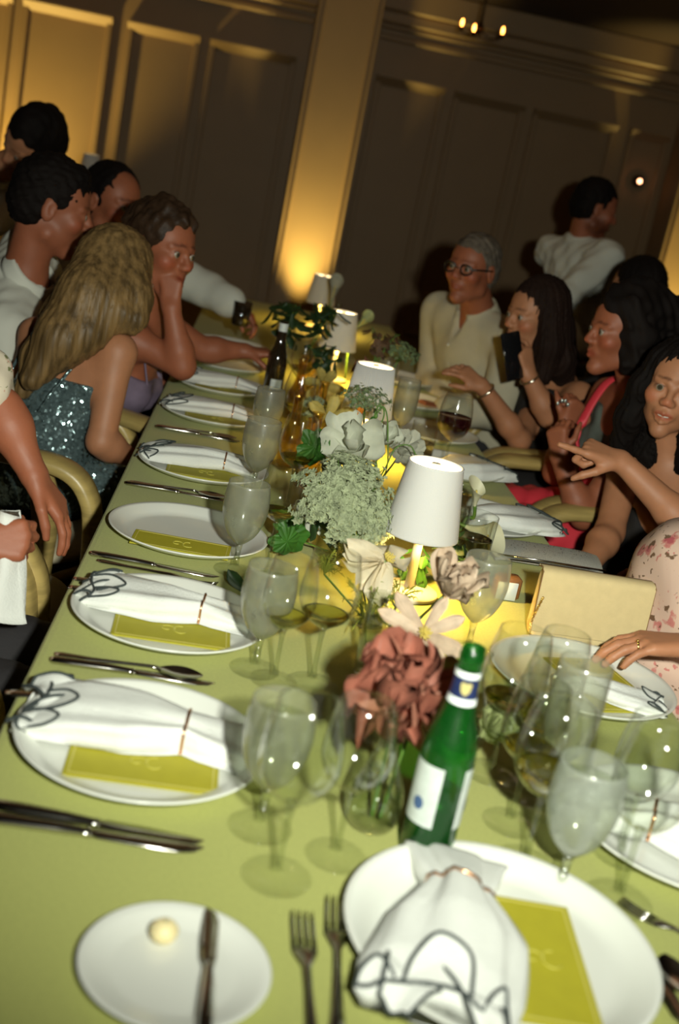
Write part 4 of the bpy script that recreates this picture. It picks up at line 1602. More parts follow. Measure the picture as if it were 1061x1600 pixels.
def shirt(p, m, sleeve='long', g=.016, vox=.0088, seed=1, name='shirt', vneck=0.05, amp=.0035):
    f = Field(vox)
    p.torso(f, g, True, list(p.arms), sleeve)
    f.cap(p.nb - p.sp * .03, p.nb + p.sp * .012, .062 + g * .5, .054 + g * .5, .03)
    # open throat
    f.cap(p.nb + p.sp * .03 + p.fc * .05, p.nb - p.sp * vneck + p.fc * .13, .028, .012, .01, -1)
    f.cap(p.nb + p.sp * .098, p.h.w(0, 0, 0), .082, .15, .01, -1)
    o = p.part(name, f, m, wrinkle(amp, 42, seed))
    cb = collar(p, m, .55 if vneck > .03 else .22)
    c = p.put('collar', cb, m)
    sd = c.modifiers.new('thickness', 'SOLIDIFY')
    sd.thickness = .003
    c.parent = o
    for s, (e, w_) in p.arms.items():
        if sleeve == 'long':
            ax = nrm(w_ - e)
            cf = MB().tube([e + (w_ - e) * .80, e + (w_ - e) * .82, e + (w_ - e) * .955, e + (w_ - e) * .965], [.034, .0425, .0405, .036], 20)
            q = p.put('cuff', cf, m)
            q.parent = o
    bt = MB()
    for k in range(4):
        q = p.nb - p.sp * (.05 + vneck * .5 + .075 * k) + p.fc * (.122 + g)
        bt.ball(q, .0052, 8, 5)
    q = p.put('button', bt, M_plate, kind='stuff')
    q.parent = o
    return o


def lhair(p, m, paths, cap=True, seed=0, amp=.0022, vox=.0050, capkw=None, n=46):
    """hair: a cap plus falling locks given as (points, radii) in head-local or world coordinates"""
    f = Field(vox)
    h = p.h
    if cap:
        hair_short(h, f, **(capkw or {}))
    for pts, rs in paths:
        f.chain([np.array(q, float) for q in pts], rs, .025)
    h.e(f, (0, .105, .006), (.060, .062, .084), .012, -1)
    return p.part('hair', f, m, strands(h, amp, n, seed))


def chain_tube(mb, pts, r, n=24, flat=1.0):
    return mb.tube(spline(pts, n), r, 8, flat)


TX = np.array((1.0, 0, 0))


# ------------------------------------------------------------------ cloth materials for the guests
def floral(name, base, pinks, leaf, scale=1.0):
    m = bpy.data.materials.new(name)
    m.use_nodes = True
    nt, N, L = nodes(m)
    b = N['Principled BSDF']
    b.inputs['Roughness'].default_value = 0.85
    tc = N.new('ShaderNodeTexCoord')
    col = None
    nz = N.new('ShaderNodeTexNoise')
    nz.inputs['Scale'].default_value = 55 * scale
    nz.inputs['Detail'].default_value = 3
    L.new(tc.outputs['Object'], nz.inputs['Vector'])
    wob = N.new('ShaderNodeVectorMath')
    wob.operation = 'MULTIPLY_ADD'
    wob.inputs[1].default_value = (.035 / scale,) * 3
    L.new(nz.outputs['Color'], wob.inputs[0])
    L.new(tc.outputs['Object'], wob.inputs[2])
    prev = (*base, 1)
    for sc, thr, c, off in ((17, .30, pinks[0], 0), (17, .20, pinks[1], 0), (31, .21, leaf, 3.3), (43, .17, pinks[0], 7.7), (60, .16, leaf, 1.7)):
        v = N.new('ShaderNodeTexVoronoi')
        v.inputs['Scale'].default_value = sc * scale
        ad = N.new('ShaderNodeVectorMath')
        ad.operation = 'ADD'
        ad.inputs[1].default_value = (off, off * .7, off * 1.3)
        L.new(wob.outputs[0], ad.inputs[0])
        L.new(ad.outputs[0], v.inputs['Vector'])
        rp = N.new('ShaderNodeValToRGB')
        rp.color_ramp.elements[0].position = thr - .04
        rp.color_ramp.elements[1].position = thr + .02
        rp.color_ramp.elements[0].color = (1, 1, 1, 1)
        rp.color_ramp.elements[1].color = (0, 0, 0, 1)
        L.new(v.outputs['Distance'], rp.inputs['Fac'])
        mx = N.new('ShaderNodeMix')
        mx.data_type = 'RGBA'
        L.new(rp.outputs[0], mx.inputs[0])
        if isinstance(prev, tuple):
            mx.inputs[6].default_value = prev
        else:
            L.new(prev, mx.inputs[6])
        mx.inputs[7].default_value = (*c, 1)
        prev = mx.outputs[2]
    L.new(prev, b.inputs['Base Color'])
    return m


def sequin(name, col, scale=160, rough=.22):
    m = bpy.data.materials.new(name)
    m.use_nodes = True
    nt, N, L = nodes(m)
    b = N['Principled BSDF']
    b.inputs['Base Color'].default_value = (*col, 1)
    b.inputs['Metallic'].default_value = .55
    b.inputs['Roughness'].default_value = rough
    tc = N.new('ShaderNodeTexCoord')
    v = N.new('ShaderNodeTexVoronoi')
    v.inputs['Scale'].default_value = scale
    L.new(tc.outputs['Object'], v.inputs['Vector'])
    g = N.new('ShaderNodeNewGeometry')
    a = N.new('ShaderNodeVectorMath')
    a.operation = 'SUBTRACT'
    a.inputs[1].default_value = (.5, .5, .5)
    L.new(v.outputs['Color'], a.inputs[0])
    c = N.new('ShaderNodeVectorMath')
    c.operation = 'MULTIPLY_ADD'
    c.inputs[1].default_value = (.9, .9, .9)
    L.new(a.outputs[0], c.inputs[0])
    L.new(g.outputs['Normal'], c.inputs[2])
    d = N.new('ShaderNodeVectorMath')
    d.operation = 'NORMALIZE'
    L.new(c.outputs[0], d.inputs[0])
    L.new(d.outputs[0], b.inputs['Normal'])
    return m


M_tooth = mat('tooth enamel', (0.60, 0.56, 0.48), 0.3)
M_blond = mat('honey blonde hair', (0.24, 0.145, 0.055), 0.5, var=0.65, vscale=55, stretch=(1, 1, 0.05), bump=0.35, bscale=160, spec=0.3)
M_updo = mat('brown pinned hair', (0.045, 0.024, 0.013), 0.5, var=0.5, vscale=40, bump=0.3, bscale=120, spec=0.15)
M_sequin = sequin('blue-grey sequins', (0.16, 0.23, 0.24))
M_lav = mat('lavender chiffon', (0.20, 0.15, 0.22), 0.85, var=0.3, vscale=15)
M_pinkflor = floral('pink rose print', (0.66, 0.46, 0.36), ((0.55, 0.20, 0.17), (0.42, 0.09, 0.10)), (0.16, 0.085, 0.045))
M_paleflor = floral('pale flower print', (0.60, 0.52, 0.40), ((0.48, 0.25, 0.17), (0.40, 0.17, 0.14)), (0.16, 0.17, 0.07), 1.2)
M_hotpink = mat('coral pink satin', (0.72, 0.045, 0.065), 0.5)
M_teal = mat('grey-teal cloth', (0.10, 0.115, 0.095), 0.8, var=0.4, vscale=9)
M_blackspec = mat('black spectacle frame', (0.008, 0.007, 0.007), 0.25)
M_phone = mat('black phone glass', (0.008, 0.008, 0.009), 0.12)
M_nail = mat('silver nail varnish', (0.55, 0.62, 0.60), 0.2, metal=0.7)
M_silver = mat('silver jewellery', (0.75, 0.72, 0.62), 0.2, metal=1.0)

# --- 1 blonde guest in sequins, seen from behind at the left
p = Person('person with long blonde hair and blue-grey sequined strap dress', ((-0.343, 3.095, 1.089), (.86, .50, -.06), (.05, 0, 1)),
           (-0.405, 3.053, 0.924), (-.50, 3.02, .56), (.66, .72, 0), female=True)
p.limb(1, (-0.307, 2.904, 0.698), (-0.231, 2.989, 0.645), (.9, .3, -.1), (0, 0, -1), shoulder=(-0.304, 2.968, 0.922))
p.limb(-1, (-0.581, 3.159, 0.587), (-0.497, 3.307, 0.469), (.8, .5, -.2), (0, 0, -1))
p.body({'brow': (.4, .3, .25)})
lhair(p, M_blond, [
    ([(-0.365, 3.100, 1.148), (-0.392, 2.990, 1.043), (-0.439, 2.930, 0.936), (-0.495, 2.890, 0.830)], [.080, .086, .070, .030]),
    ([(-0.343, 3.100, 1.133), (-0.323, 3.020, 1.058), (-0.323, 2.970, 1.014), (-0.341, 2.950, 0.987)], [.082, .072, .050, .022]),
    ([(-0.298, 3.030, 1.111), (-0.277, 3.000, 1.055), (-0.271, 2.970, 1.011), (-0.276, 2.960, 0.986)], [.034, .034, .026, .012]),
    ([(-0.353, 3.100, 1.134), (-0.363, 3.000, 1.039), (-0.384, 2.940, 0.961), (-0.412, 2.920, 0.909)], [.080, .074, .052, .022]),
    ([(-0.382, 3.130, 1.106), (-0.441, 3.030, 0.971), (-0.490, 2.970, 0.870), (-0.524, 2.950, 0.784)], [.074, .072, .052, .022])], seed=1, n=70, amp=.0014)
f = Field(.0075)
p.torso(f, .012)
f.cap(p.pv, p.pv + np.array((.35, .25, -.02)), .12, .085, .06)
zc = (-0.365, 2.883, 0.692)
f.cut((0, 0, zc[2]), (-.02, -.05, 1))
p.part('dress', f, M_sequin, wrinkle(.003, 45, 2))
for s, q in ((1, (-0.342, 2.968, 0.918)), (-1, (-0.482, 3.021, 0.863))):
    sb = MB()
    bk = p.nb - p.sp * .20 + p.lt * s * .075 - p.fc * .112
    tp = p.nb - p.sp * .045 + p.lt * s * .10 - p.fc * .045
    ft = p.nb - p.sp * .17 + p.lt * s * .08 + p.fc * .12
    sb.tube(spline([bk, bk * .5 + tp * .5 - p.fc * .022, tp + p.sp * .028, ft], 24), .0042, 6)
    p.put('strap', sb, M_sequin)
p.legs(M_sequin, (.9, .4, 0), True, name='skirt')

# --- 2 guest with pinned-up hair, chin on hand
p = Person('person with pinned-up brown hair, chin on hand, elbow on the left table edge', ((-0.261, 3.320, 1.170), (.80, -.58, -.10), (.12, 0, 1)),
           (-0.285, 3.400, 0.952), (-.42, 3.40, .56), (.96, -.15, 0), skin=M_skin2, female=True, hs=1.05)
p.limb(1, (-0.149, 3.240, 0.867), (-0.203, 3.240, 1.017), (-.15, .10, 1), (.1, .9, .2), (1.3, 1.4, 1.4, 1.3), shoulder=(-0.298, 3.280, 0.910))
p.limb(-1, (-0.110, 3.620, 0.863), (0.013, 3.660, 0.875), (1, 0, .10), (0, .1, -1), (.5, .6, .7, .7), shoulder=(-0.252, 3.560, 0.937))
p.body()
f = Field(.005)
hair_short(p.h, f, 1.02)
for q, r in (((0, -.09, .06), .045), ((.03, -.085, .03), .035), ((-.03, -.085, .03), .035), ((0, -.03, .105), .035), ((.03, .01, .098), .028), ((-.03, .015, .098), .028), ((0, .045, .098), .022), ((.02, .06, .088), .015), ((-.025, .06, .088), .016)):
    f.ell(p.h.w(*q), r, None, .015)
p.part('hair', f, M_updo, wrinkle(.004, 150, 5))
f = Field(.0075)
p.torso(f, .010)
f.cut(p.nb - p.sp * .14, p.sp)
p.part('dress', f, M_lav, wrinkle(.003, 60, 4))
for s in (-1, 1):
    sb = MB()
    bk = p.nb - p.sp * .17 + p.lt * s * .08 - p.fc * .10
    tp = p.nb - p.sp * .03 + p.lt * s * .10
    ft = p.nb - p.sp * .16 + p.lt * s * .075 + p.fc * .12
    sb.tube(spline([bk, tp + p.sp * .02, ft], 20), .010, 8, .35)
    p.put('strap', sb, M_lav)
p.legs(M_lav, (1, 0, 0), True, name='skirt')
er = MB().ball(p.h.w(.078, -.004, -.045), .006)
p.put('earring', er, M_silver)

# --- 3 bow-tie man in profile
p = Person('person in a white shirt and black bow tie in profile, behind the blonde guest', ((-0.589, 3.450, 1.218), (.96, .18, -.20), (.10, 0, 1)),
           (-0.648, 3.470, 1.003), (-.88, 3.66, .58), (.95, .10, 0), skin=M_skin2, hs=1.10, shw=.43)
p.limb(1, (-0.622, 3.220, 0.732), (-0.474, 3.300, 0.668), (1, .2, -.1), (0, 0, -1))
p.limb(-1, (-0.510, 3.750, 0.738), (-0.366, 3.750, 0.744), (1, 0, 0), (0, 0, -1))
p.body()
f = Field(.005)
hair_short(p.h, f, 1.02)
f.ell(p.h.w(0, .035, .098), (.05, .035, .022), p.h.M, .02)
p.part('hair', f, M_darkhair, wrinkle(.003, 220, 6))
shirt(p, M_shirt, 'long', .020, seed=3, vneck=.02)
bw = MB()
c = p.nb + p.fc * .092 + p.sp * .022
for s in (-1, 1):
    bw.grid(lambda u, v: c + p.lt * s * (.006 + .050 * u) + p.sp * ((.010 + .022 * u) * math.cos(2 * PI * v)) + p.fc * (.006 + .015 * math.sin(2 * PI * v) * (1 - .3 * u)), 7, 14, True)
bw.ball(c + p.fc * .008, (.010, .011, .011))
p.put('bow_tie', bw, M_black)
p.legs(M_dark, (1, .1, 0))

# --- 4 man behind, arm out over the table
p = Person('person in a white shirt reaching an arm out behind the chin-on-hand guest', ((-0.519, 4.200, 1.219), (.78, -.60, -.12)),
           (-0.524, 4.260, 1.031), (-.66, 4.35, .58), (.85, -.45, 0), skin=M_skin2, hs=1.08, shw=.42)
p.limb(-1, (-0.162, 4.450, 0.956), (-0.057, 4.350, 0.933), (.85, -.2, -.35), (-.3, 0, -.9), (.5, .6, .7, .8), shoulder=(-0.317, 4.500, 0.987))
p.limb(1, (-0.563, 4.100, 0.717), (-0.372, 4.000, 0.723), (1, 0, 0), (0, 0, -1))
p.body()
f = Field(.005)
hair_short(p.h, f, .98)
p.h.e(f, (0, .06, .075), (.05, .05, .04), .01, -1)
p.part('hair', f, M_darkhair, wrinkle(.003, 200, 7))
shirt(p, M_shirt, 'long', .022, seed=5)
p.legs(M_dark, (1, -.1, 0))
t = thing('drinking_glass', 'dark drink glass held in the outstretched hand at the far left side', 'glass', tuple(np.array((-0.014, 4.300, 0.914)) - np.array((0, 0, .05))))
MB().lathe([(0.0, 0.0), (0.028, 0.0), (0.032, 0.004), (0.035, 0.09), (0.0335, 0.09), (0.031, 0.008), (0.0, 0.007)], 28).build('bowl', M_brownglass, t)
MB().lathe([(0.0, 0.008), (0.030, 0.008), (0.0325, 0.066), (0.0, 0.066)], 24).build('drink', M_redwine, t)

# --- 5 waiter stooping at the far left
p = Person('person with short black hair stooping with head bowed at the top left', ((-0.908, 4.700, 1.355), (-.72, -.45, -.52), (.62, .05, .78)),
           (-1.071, 4.780, 1.213), (-1.28, 5.0, .92), (-.35, -.70, -.5), hs=1.18, shw=.42, vox=.0066)
p.limb(1, (-1.42, 4.6, 1.15), (-1.22, 4.40, 1.10), (.8, -.3, 0), (0, 0, -1))
p.limb(-1, (-.98, 4.75, 1.08), (-1.05, 4.5, 1.0), (.3, -.9, 0), (0, 0, -1))
p.body()
f = Field(.006)
hair_short(p.h, f, 1.04)
p.part('hair', f, M_darkhair, wrinkle(.003, 160, 8))
shirt(p, M_shirt, 'long', .020, seed=6)
p.legs(M_dark, (0, -1, 0), seat=False)

# --- 6 guest at the near left, only arm, side and hands in view
p = Person('person in a pale flowered blouse at the left edge, one hand on a chair back', ((-.60, 1.87, 1.30), (.95, .3, -.1)),
           (-.575, 1.87, 1.065), (-.53, 1.80, .56), (.97, .22, 0), skin=M_skin2, female=True, shw=.37, vox=.0050)
p.limb(-1, (-0.394, 2.030, 0.950), (-0.323, 2.000, 0.855), (.60, .06, -.66), (-.5, .1, -.7), (.30, .32, .35, .40), (.1, .3), .16, shoulder=(-.53, 2.04, 1.03), hscale=1.0)
p.limb(1, (-.52, 1.60, .82), (-0.371, 1.760, 0.792), (.95, .25, .15), (0, .8, -.4), (1.0, 1.1, 1.2, 1.2), (.6, .5), .08, hscale=1.0)
p.body()
lhair(p, M_brownhair, [([p.h.w(0, -.05, .02), p.h.w(0, -.07, -.08), p.h.w(0, -.07, -.15)], [.07, .07, .05])])
f = Field(.008)
p.torso(f, .022)
f.cap(p.nb - p.sp * .05 + p.lt * -.1, p.sh[-1], .06, .066, .03)
f.cap(p.sh[-1], p.sh[-1] + (p.arms[-1][0] - p.sh[-1]) * .62, .066, .072, .02)
f.cap(p.sh[1], p.sh[1] + (p.arms[1][0] - p.sh[1]) * .7, .062, .066, .02)
f.cut(p.nb + p.sp * .005, p.sp)
p.part('blouse', f, M_paleflor, wrinkle(.006, 40, 9))
p.legs(M_dark, (1, .05, 0), vox=.010)
nk = MB()
c0 = np.array((-0.308, 1.780, 0.763))
nk.grid(lambda u, v: np.array((-0.319, 1.800, 0.842)) * (1 - u) + np.array((-0.295, 1.740, 0.686)) * u + np.array(((.014 + .022 * u) * math.cos(2 * PI * v) + .006 * math.sin(9 * v + 4 * u), .012 * math.sin(2 * PI * v) * (1 + u) + .005 * math.cos(14 * v), .004 * math.sin(12 * v))), 14, 28, True)
nk.f.append(tuple(range(27, -1, -1)))
nk.f.append(tuple(13 * 28 + k for k in range(28)))
tag(nk.build('napkin', M_napkin), 'crumpled white napkin gripped in the hand at the left edge', 'napkin')

# --- 7 man with glasses
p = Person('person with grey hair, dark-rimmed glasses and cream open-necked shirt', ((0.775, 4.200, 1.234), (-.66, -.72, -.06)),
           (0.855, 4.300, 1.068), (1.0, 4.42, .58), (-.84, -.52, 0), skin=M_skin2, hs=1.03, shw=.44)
p.limb(-1, (0.937, 4.020, 0.776), (0.760, 3.980, 0.747), (-1, 0, .1), (0, 0, -1))
p.limb(1, (0.780, 4.500, 0.777), (0.787, 4.250, 0.700), (-.5, -.6, 0), (0, 0, -1))
p.body({'brow': (.6, .5, .45)})
f = Field(.005)
hair_short(p.h, f, .97)
p.part('hair', f, M_greyhair, wrinkle(.002, 220, 10))
M_cshirt = mat('cream linen shirt', (0.55, 0.50, 0.36), 0.9, var=0.1, vscale=12, bump=0.2, bscale=200)
shirt(p, M_cshirt, 'long', .026, seed=8, amp=.005)
sp = MB()
for s in (-1, 1):
    ring = [p.h.w(s * (.034 + .024 * math.cos(a)), .101 - .012 * abs(math.cos(a)), .002 + .0165 * math.sin(a)) for a in np.linspace(0, 2 * PI, 25)]
    sp.tube(ring, 0.0040, 6, caps=False)
    sp.tube([p.h.w(s * .058, .088, .006), p.h.w(s * .074, .05, .008), p.h.w(s * .080, -.005, .006)], .0036, 6)
sp.tube([p.h.w(-.010, .100, .004), p.h.w(0, .104, .007), p.h.w(.010, .100, .004)], .0022, 6)
p.put('spectacles', sp, M_blackspec)
p.legs(M_dark, (-1, -.1, 0))

# --- 8 woman with phone
p = Person('person with long dark hair holding a phone up by the face, black top', ((0.929, 3.750, 1.147), (-.90, -.40, -.14)),
           (1.079, 3.840, 0.957), (1.20, 3.92, .56), (-.93, -.25, 0), female=True)
p.limb(-1, (1.020, 3.620, 0.854), (0.918, 3.600, 0.970), (-.38, .02, .9), (-.6, .7, .1), (.55, 1.1, 1.3, 1.4), (.5, .4), shoulder=(1.132, 3.720, 0.919))
p.limb(1, (0.965, 3.700, 0.743), (0.793, 3.660, 0.902), (-.80, -.05, .42), (.1, .5, -.6), (.25, .5, .6, .65), (.2, .1), .2, shoulder=(1.075, 4.000, 0.876))
p.body()
lhair(p, M_brownhair, [
    ([p.h.w(0, -.03, .05), p.h.w(0, -.07, -.06), (1.041, 3.760, 1.025), (1.094, 3.780, 0.944)], [.080, .080, .062, .03]),
    ([p.h.w(.07, .0, .02), p.h.w(.078, .0, -.08), p.h.w(.075, .01, -.17)], [.03, .036, .028]),
    ([p.h.w(-.066, -.01, .02), p.h.w(-.078, -.01, -.08), p.h.w(-.080, .0, -.18)], [.035, .045, .032])], seed=3)
f = Field(.0075)
p.torso(f, .012, True, (-1, 1), 'short')
f.cap(p.nb + p.sp * .02 + p.fc * .06, p.nb - p.sp * .06 + p.fc * .13, .05, .03, .01, -1)
f.cut(p.nb - p.sp * .015, p.sp)
p.part('top', f, M_black, wrinkle(.003, 60, 11))
p.legs(M_black, (-1, 0, 0), True, name='skirt')
br_ = MB()
for s, q in ((1, .93), (-1, .95)):
    e, w_ = p.arms[s]
    ax = nrm(w_ - e)
    x, y, _ = basis(ax)
    c = e + (w_ - e) * q
    br_.tube([c + .030 * (math.cos(a) * x + math.sin(a) * y) for a in np.linspace(0, 2 * PI, 22)], .0042, 6, caps=False)
p.put('bracelet', br_, M_silver)
t = thing('phone', 'black phone held up beside the face of the dark-haired guest', 'phone', (0.849, 3.580, 1.027))
x, y, z = basis((-.35, .1, .93), (.4, -.9, .1))
b = MB().box((0, 0, 0), (.072, .009, .15), bev=.004)
b.v = [tuple(v[0] * x + v[1] * y + v[2] * z) for v in b.v]
b.build('case', M_phone, t)
b = MB().box((0, -.0052, 0), (.064, .0012, .138))
b.v = [tuple(v[0] * x + v[1] * y + v[2] * z) for v in b.v]
b.build('screen', M_phone, t)

# --- 9 woman in coral pink
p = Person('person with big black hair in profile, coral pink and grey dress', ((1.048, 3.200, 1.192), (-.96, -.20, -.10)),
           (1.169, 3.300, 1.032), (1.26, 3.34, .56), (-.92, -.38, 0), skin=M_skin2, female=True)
p.limb(-1, (1.016, 3.020, 0.695), (0.920, 3.060, 0.835), (-.30, .05, .85), (.5, .6, .2), (.9, 1.1, 1.2, 1.2), (.4, .2), shoulder=(1.148, 3.120, 0.929))
p.limb(1, (1.009, 3.360, 0.730), (0.988, 3.300, 0.882), (.12, -.15, .9), (-.3, .9, .1), (1.3, 1.4, 1.4, 1.4), (.6, .6), shoulder=(1.139, 3.460, 0.982))
p.body()
f = Field(.0055)
hair_short(p.h, f, 1.05)
for q, r in ((p.h.w(-.062, -.02, .0), .048), (p.h.w(-.058, .012, .062), .034), (p.h.w(-.066, -.01, -.06), .046), (p.h.w(0, .035, .098), .034), ((1.123, 3.260, 1.254), .085), ((1.186, 3.280, 1.188), .09), ((1.223, 3.260, 1.104), .085), ((1.220, 3.220, 0.996), .07), ((1.213, 3.360, 1.045), .06), ((1.089, 3.250, 1.294), .06), ((1.208, 3.300, 1.246), .07)):
    f.ell(q, r, None, .03)
p.part('hair', f, M_darkhair, wrinkle(.006, 90, 12))
f = Field(.0075)
p.torso(f, .012)
f.cap(p.nb + p.sp * .02 + p.fc * .03, p.nb - p.sp * .12 + p.fc * .14, .075, .035, .01, -1)
f.cut(p.nb - p.sp * .055, p.sp)
p.part('dress', f, M_teal, wrinkle(.004, 60, 13))
for s in (-1, 1):
    sb = MB()
    sb.tube(spline([p.nb - p.sp * .26 + p.lt * s * .05 + p.fc * .135, p.nb - p.sp * .14 + p.lt * s * .075 + p.fc * .142, p.nb - p.sp * .02 + p.lt * s * .085 + p.fc * .07, p.nb + p.sp * .012 + p.lt * s * .09, p.nb - p.sp * .05 + p.lt * s * .09 - p.fc * .08], 30), .016, 8, .35)
    p.put('strap', sb, M_hotpink)
f = Field(.009)
f.ell(p.pv + p.fc * .05 + p.sp * .10, (.165, .13, .12), p.R)
f.cap(p.pv + p.lt * -.08, p.pv + p.lt * -.09 + np.array((-.40, -.10, .02)), .115, .09, .05)
f.cap(p.pv + p.lt * .08, p.pv + p.lt * .09 + np.array((-.40, -.10, .02)), .115, .09, .05)
p.part('skirt', f, M_hotpink, wrinkle(.006, 40, 14))
p.legs(M_dark, (-1, -.2, 0), True, name='legs')
nl = MB()
for k in range(4):
    nl.ball(np.array((0.956, 3.240, 0.959)) + np.array((.010 * k - .03, -.012, .012 * math.sin(k))), (.0045, .003, .006))
p.put('nails', nl, M_nail, kind='stuff')

# --- 10 woman facing the camera at the right edge
p = Person('person with long dark hair looking at the camera, dark strappy top', ((1.091, 2.800, 1.117), (-.46, -.88, -.06), (.10, 0, 1)),
           (1.138, 2.860, 0.915), (1.34, 2.90, .56), (-.80, -.55, 0), female=True, vox=.0039, jaw=.92, mouth=1.0)
p.limb(1, (0.998, 2.740, 0.734), (0.896, 2.560, 0.677), (-.8, -.5, -.05), (0, 0, -1), shoulder=(1.052, 2.900, 0.879))
p.limb(-1, (1.34, 2.62, .78), (1.16, 2.66, .66), (-1, .2, 0), (0, 0, -1))
p.body(look=(-.42, -.90, 0.02))
lhair(p, M_darkhair, [
    ([p.h.w(0, -.03, .05), p.h.w(0, -.08, -.06), p.h.w(0, -.09, -.20), p.h.w(0, -.09, -.28)], [.082, .085, .075, .04]),
    ([p.h.w(-.066, .010, .055), p.h.w(-.080, .012, -.02), p.h.w(-.086, .0, -.11), p.h.w(-.085, -.03, -.22)], [.026, .030, .034, .028]),
    ([p.h.w(.066, .010, .055), p.h.w(.080, .012, -.02), p.h.w(.086, .0, -.11), p.h.w(.085, -.03, -.22)], [.026, .030, .034, .028])], seed=4, vox=.0042)
th = MB().tube([p.h.w(x, .0905 - 13 * x * x, -.0605 + 5 * x * x) for x in np.linspace(-.0145, .0145, 11)], [.0008, .0020, .0023, .0024, .0024, .0024, .0024, .0024, .0023, .0020, .0008], 8)
p.put('teeth', th, M_tooth)
f = Field(.0065)
p.torso(f, .010)
f.cap(p.nb + p.fc * .06, p.nb - p.sp * .13 + p.fc * .14, .095, .05, .01, -1)
f.cut(p.nb - p.sp * .10, p.sp)
p.part('top', f, M_black, wrinkle(.002, 60, 15))
for s in (-1, 1):
    sb = MB()
    sb.tube(spline([p.nb - p.sp * .15 + p.lt * s * .09 + p.fc * .12, p.nb - p.sp * .04 + p.lt * s * .105 + p.fc * .075, p.nb + p.sp * .012 + p.lt * s * .10 + p.fc * .01, p.nb - p.sp * .10 + p.lt * s * .09 - p.fc * .095], 24), .006, 8, .5)
    p.put('strap', sb, M_black)
p.legs(M_black, (-1, -.1, 0), True, name='skirt')

# --- 11 guest in the pink rose dress: pointing arm, ringed hand
p = Person('person in a pink rose-print dress, pointing, other ringed hand on the table', ((1.13, 2.02, 1.33), (-.95, .2, -.1)),
           (1.10, 2.02, 1.08), (1.05, 1.98, .56), (-.98, .12, 0), female=True, shw=.38, vox=.0043)
p.limb(1, (1.069, 2.420, 0.851), (0.896, 2.500, 0.965), (-.95, .02, .20), (.15, .35, -.85), (.02, 1.35, 1.45, 1.45), (.5, .5), .05, shoulder=(1.10, 2.22, 1.02), hscale=1.02)
tips = p.limb(-1, (1.06, 1.72, .86), (0.833, 1.735, 0.828), (-.98, .05, -.10), (.05, .0, -1), (.32, .30, .30, .32), (.25, .2), .10, shoulder=(1.10, 1.82, 1.02), hscale=1.06)
p.body()
lhair(p, M_brownhair, [([p.h.w(0, -.05, .02), p.h.w(0, -.07, -.08), p.h.w(0, -.07, -.15)], [.07, .07, .05])])
f = Field(.008)
p.torso(f, .022)
f.ell(p.nb - p.sp * .27 + p.fc * .155, (.19, .12, .16), p.R, .05)
f.cap(p.pv + p.lt * .09, p.pv + p.lt * .12 + np.array((-.30, .10, .09)), .14, .11, .06)
f.cap(p.pv + p.lt * -.09, p.pv + p.lt * -.10 + np.array((-.30, .02, .06)), .13, .10, .06)
f.cap(p.sh[1], p.sh[1] + (p.arms[1][0] - p.sh[1]) * .3, .060, .062, .02)
f.cap(p.sh[-1], p.sh[-1] + (p.arms[-1][0] - p.sh[-1]) * .3, .060, .062, .02)
f.cut(p.nb - p.sp * .02, p.sp)
p.part('dress', f, M_pinkflor, wrinkle(.004, 45, 16))
p.legs(M_pinkflor, (-1, .1, 0), True, name='skirt')
W = np.array((0.833, 1.735, 0.828))
d = nrm((-.98, .05, -.10))
n_ = nrm(np.array((.05, 0, -1)) - (np.array((.05, 0, -1)) @ d) * d)
sd = -np.cross(d, n_)
kn = W + 1.06 * (d * .100 + sd * -.009)
rg = MB().tube([kn + n_ * .004 + .0098 * (math.cos(a) * sd + math.sin(a) * n_) for a in np.linspace(0, 2 * PI, 22)], .0018, 6, caps=False)
rg.ball(kn - n_ * .0065, .0028)
p.put('ring', rg, M_chain, label='gold ring')

# --- 12 waiter walking away at right
p = Person('person in a white shirt walking past behind the guest with glasses', ((1.606, 5.800, 1.551), (.93, .05, -.18)),
           (1.580, 5.840, 1.373), (1.690, 5.850, 0.802), (.88, .42, 0), skin=M_skin2, hs=1.12, shw=.43, vox=.0066)
p.limb(1, (1.454, 5.550, 1.061), (1.602, 5.500, 0.875), (.6, .2, -.6), (0, .3, -1))
p.limb(-1, (1.844, 6.100, 1.103), (1.916, 6.000, 0.924), (.6, .2, -.6), (0, .3, -1))
p.body({'beard': .8})
f = Field(.006)
hair_short(p.h, f, 1.02)
p.part('hair', f, M_darkhair, wrinkle(.003, 200, 17))
shirt(p, M_shirt, 'long', .024, seed=9, vneck=.02, amp=.006)
p.legs(M_dark, (.9, .3, 0), seat=False)

# --- 13 dark-haired guest seen as a silhouette behind
p = Person('person with black hair and dark clothes, a silhouette behind the coral dress guest', ((1.479, 4.500, 1.262), (-.6, .7, -.1)),
           (1.529, 4.500, 1.098), (1.62, 4.5, .56), (-.6, .7, 0), female=True, vox=.006)
p.limb(1, (1.50, 4.8, .86), (1.30, 4.85, .84), (-1, 0, 0), (0, 0, -1))
p.limb(-1, (1.35, 4.3, .86), (1.15, 4.45, .84), (-1, .3, 0), (0, 0, -1))
p.body()
lhair(p, M_darkhair, [([p.h.w(0, -.03, .04), p.h.w(0, -.07, -.08), p.h.w(0, -.08, -.22)], [.085, .085, .06])], vox=.006)
f = Field(.009)
p.torso(f, .015, True, (-1, 1), 'long')
f.cut(p.nb - p.sp * .0, p.sp)
p.part('top', f, M_black, wrinkle(.003, 60, 18))
p.legs(M_black, (-.7, .7, 0))

# ------------------------------------------------------------------ flowers, leaves and their vases
def sheet(fn, nu, nv, m, name, thick=0.0):
    return MB().grid(fn, nu, nv).build(name, m)


PET = {}


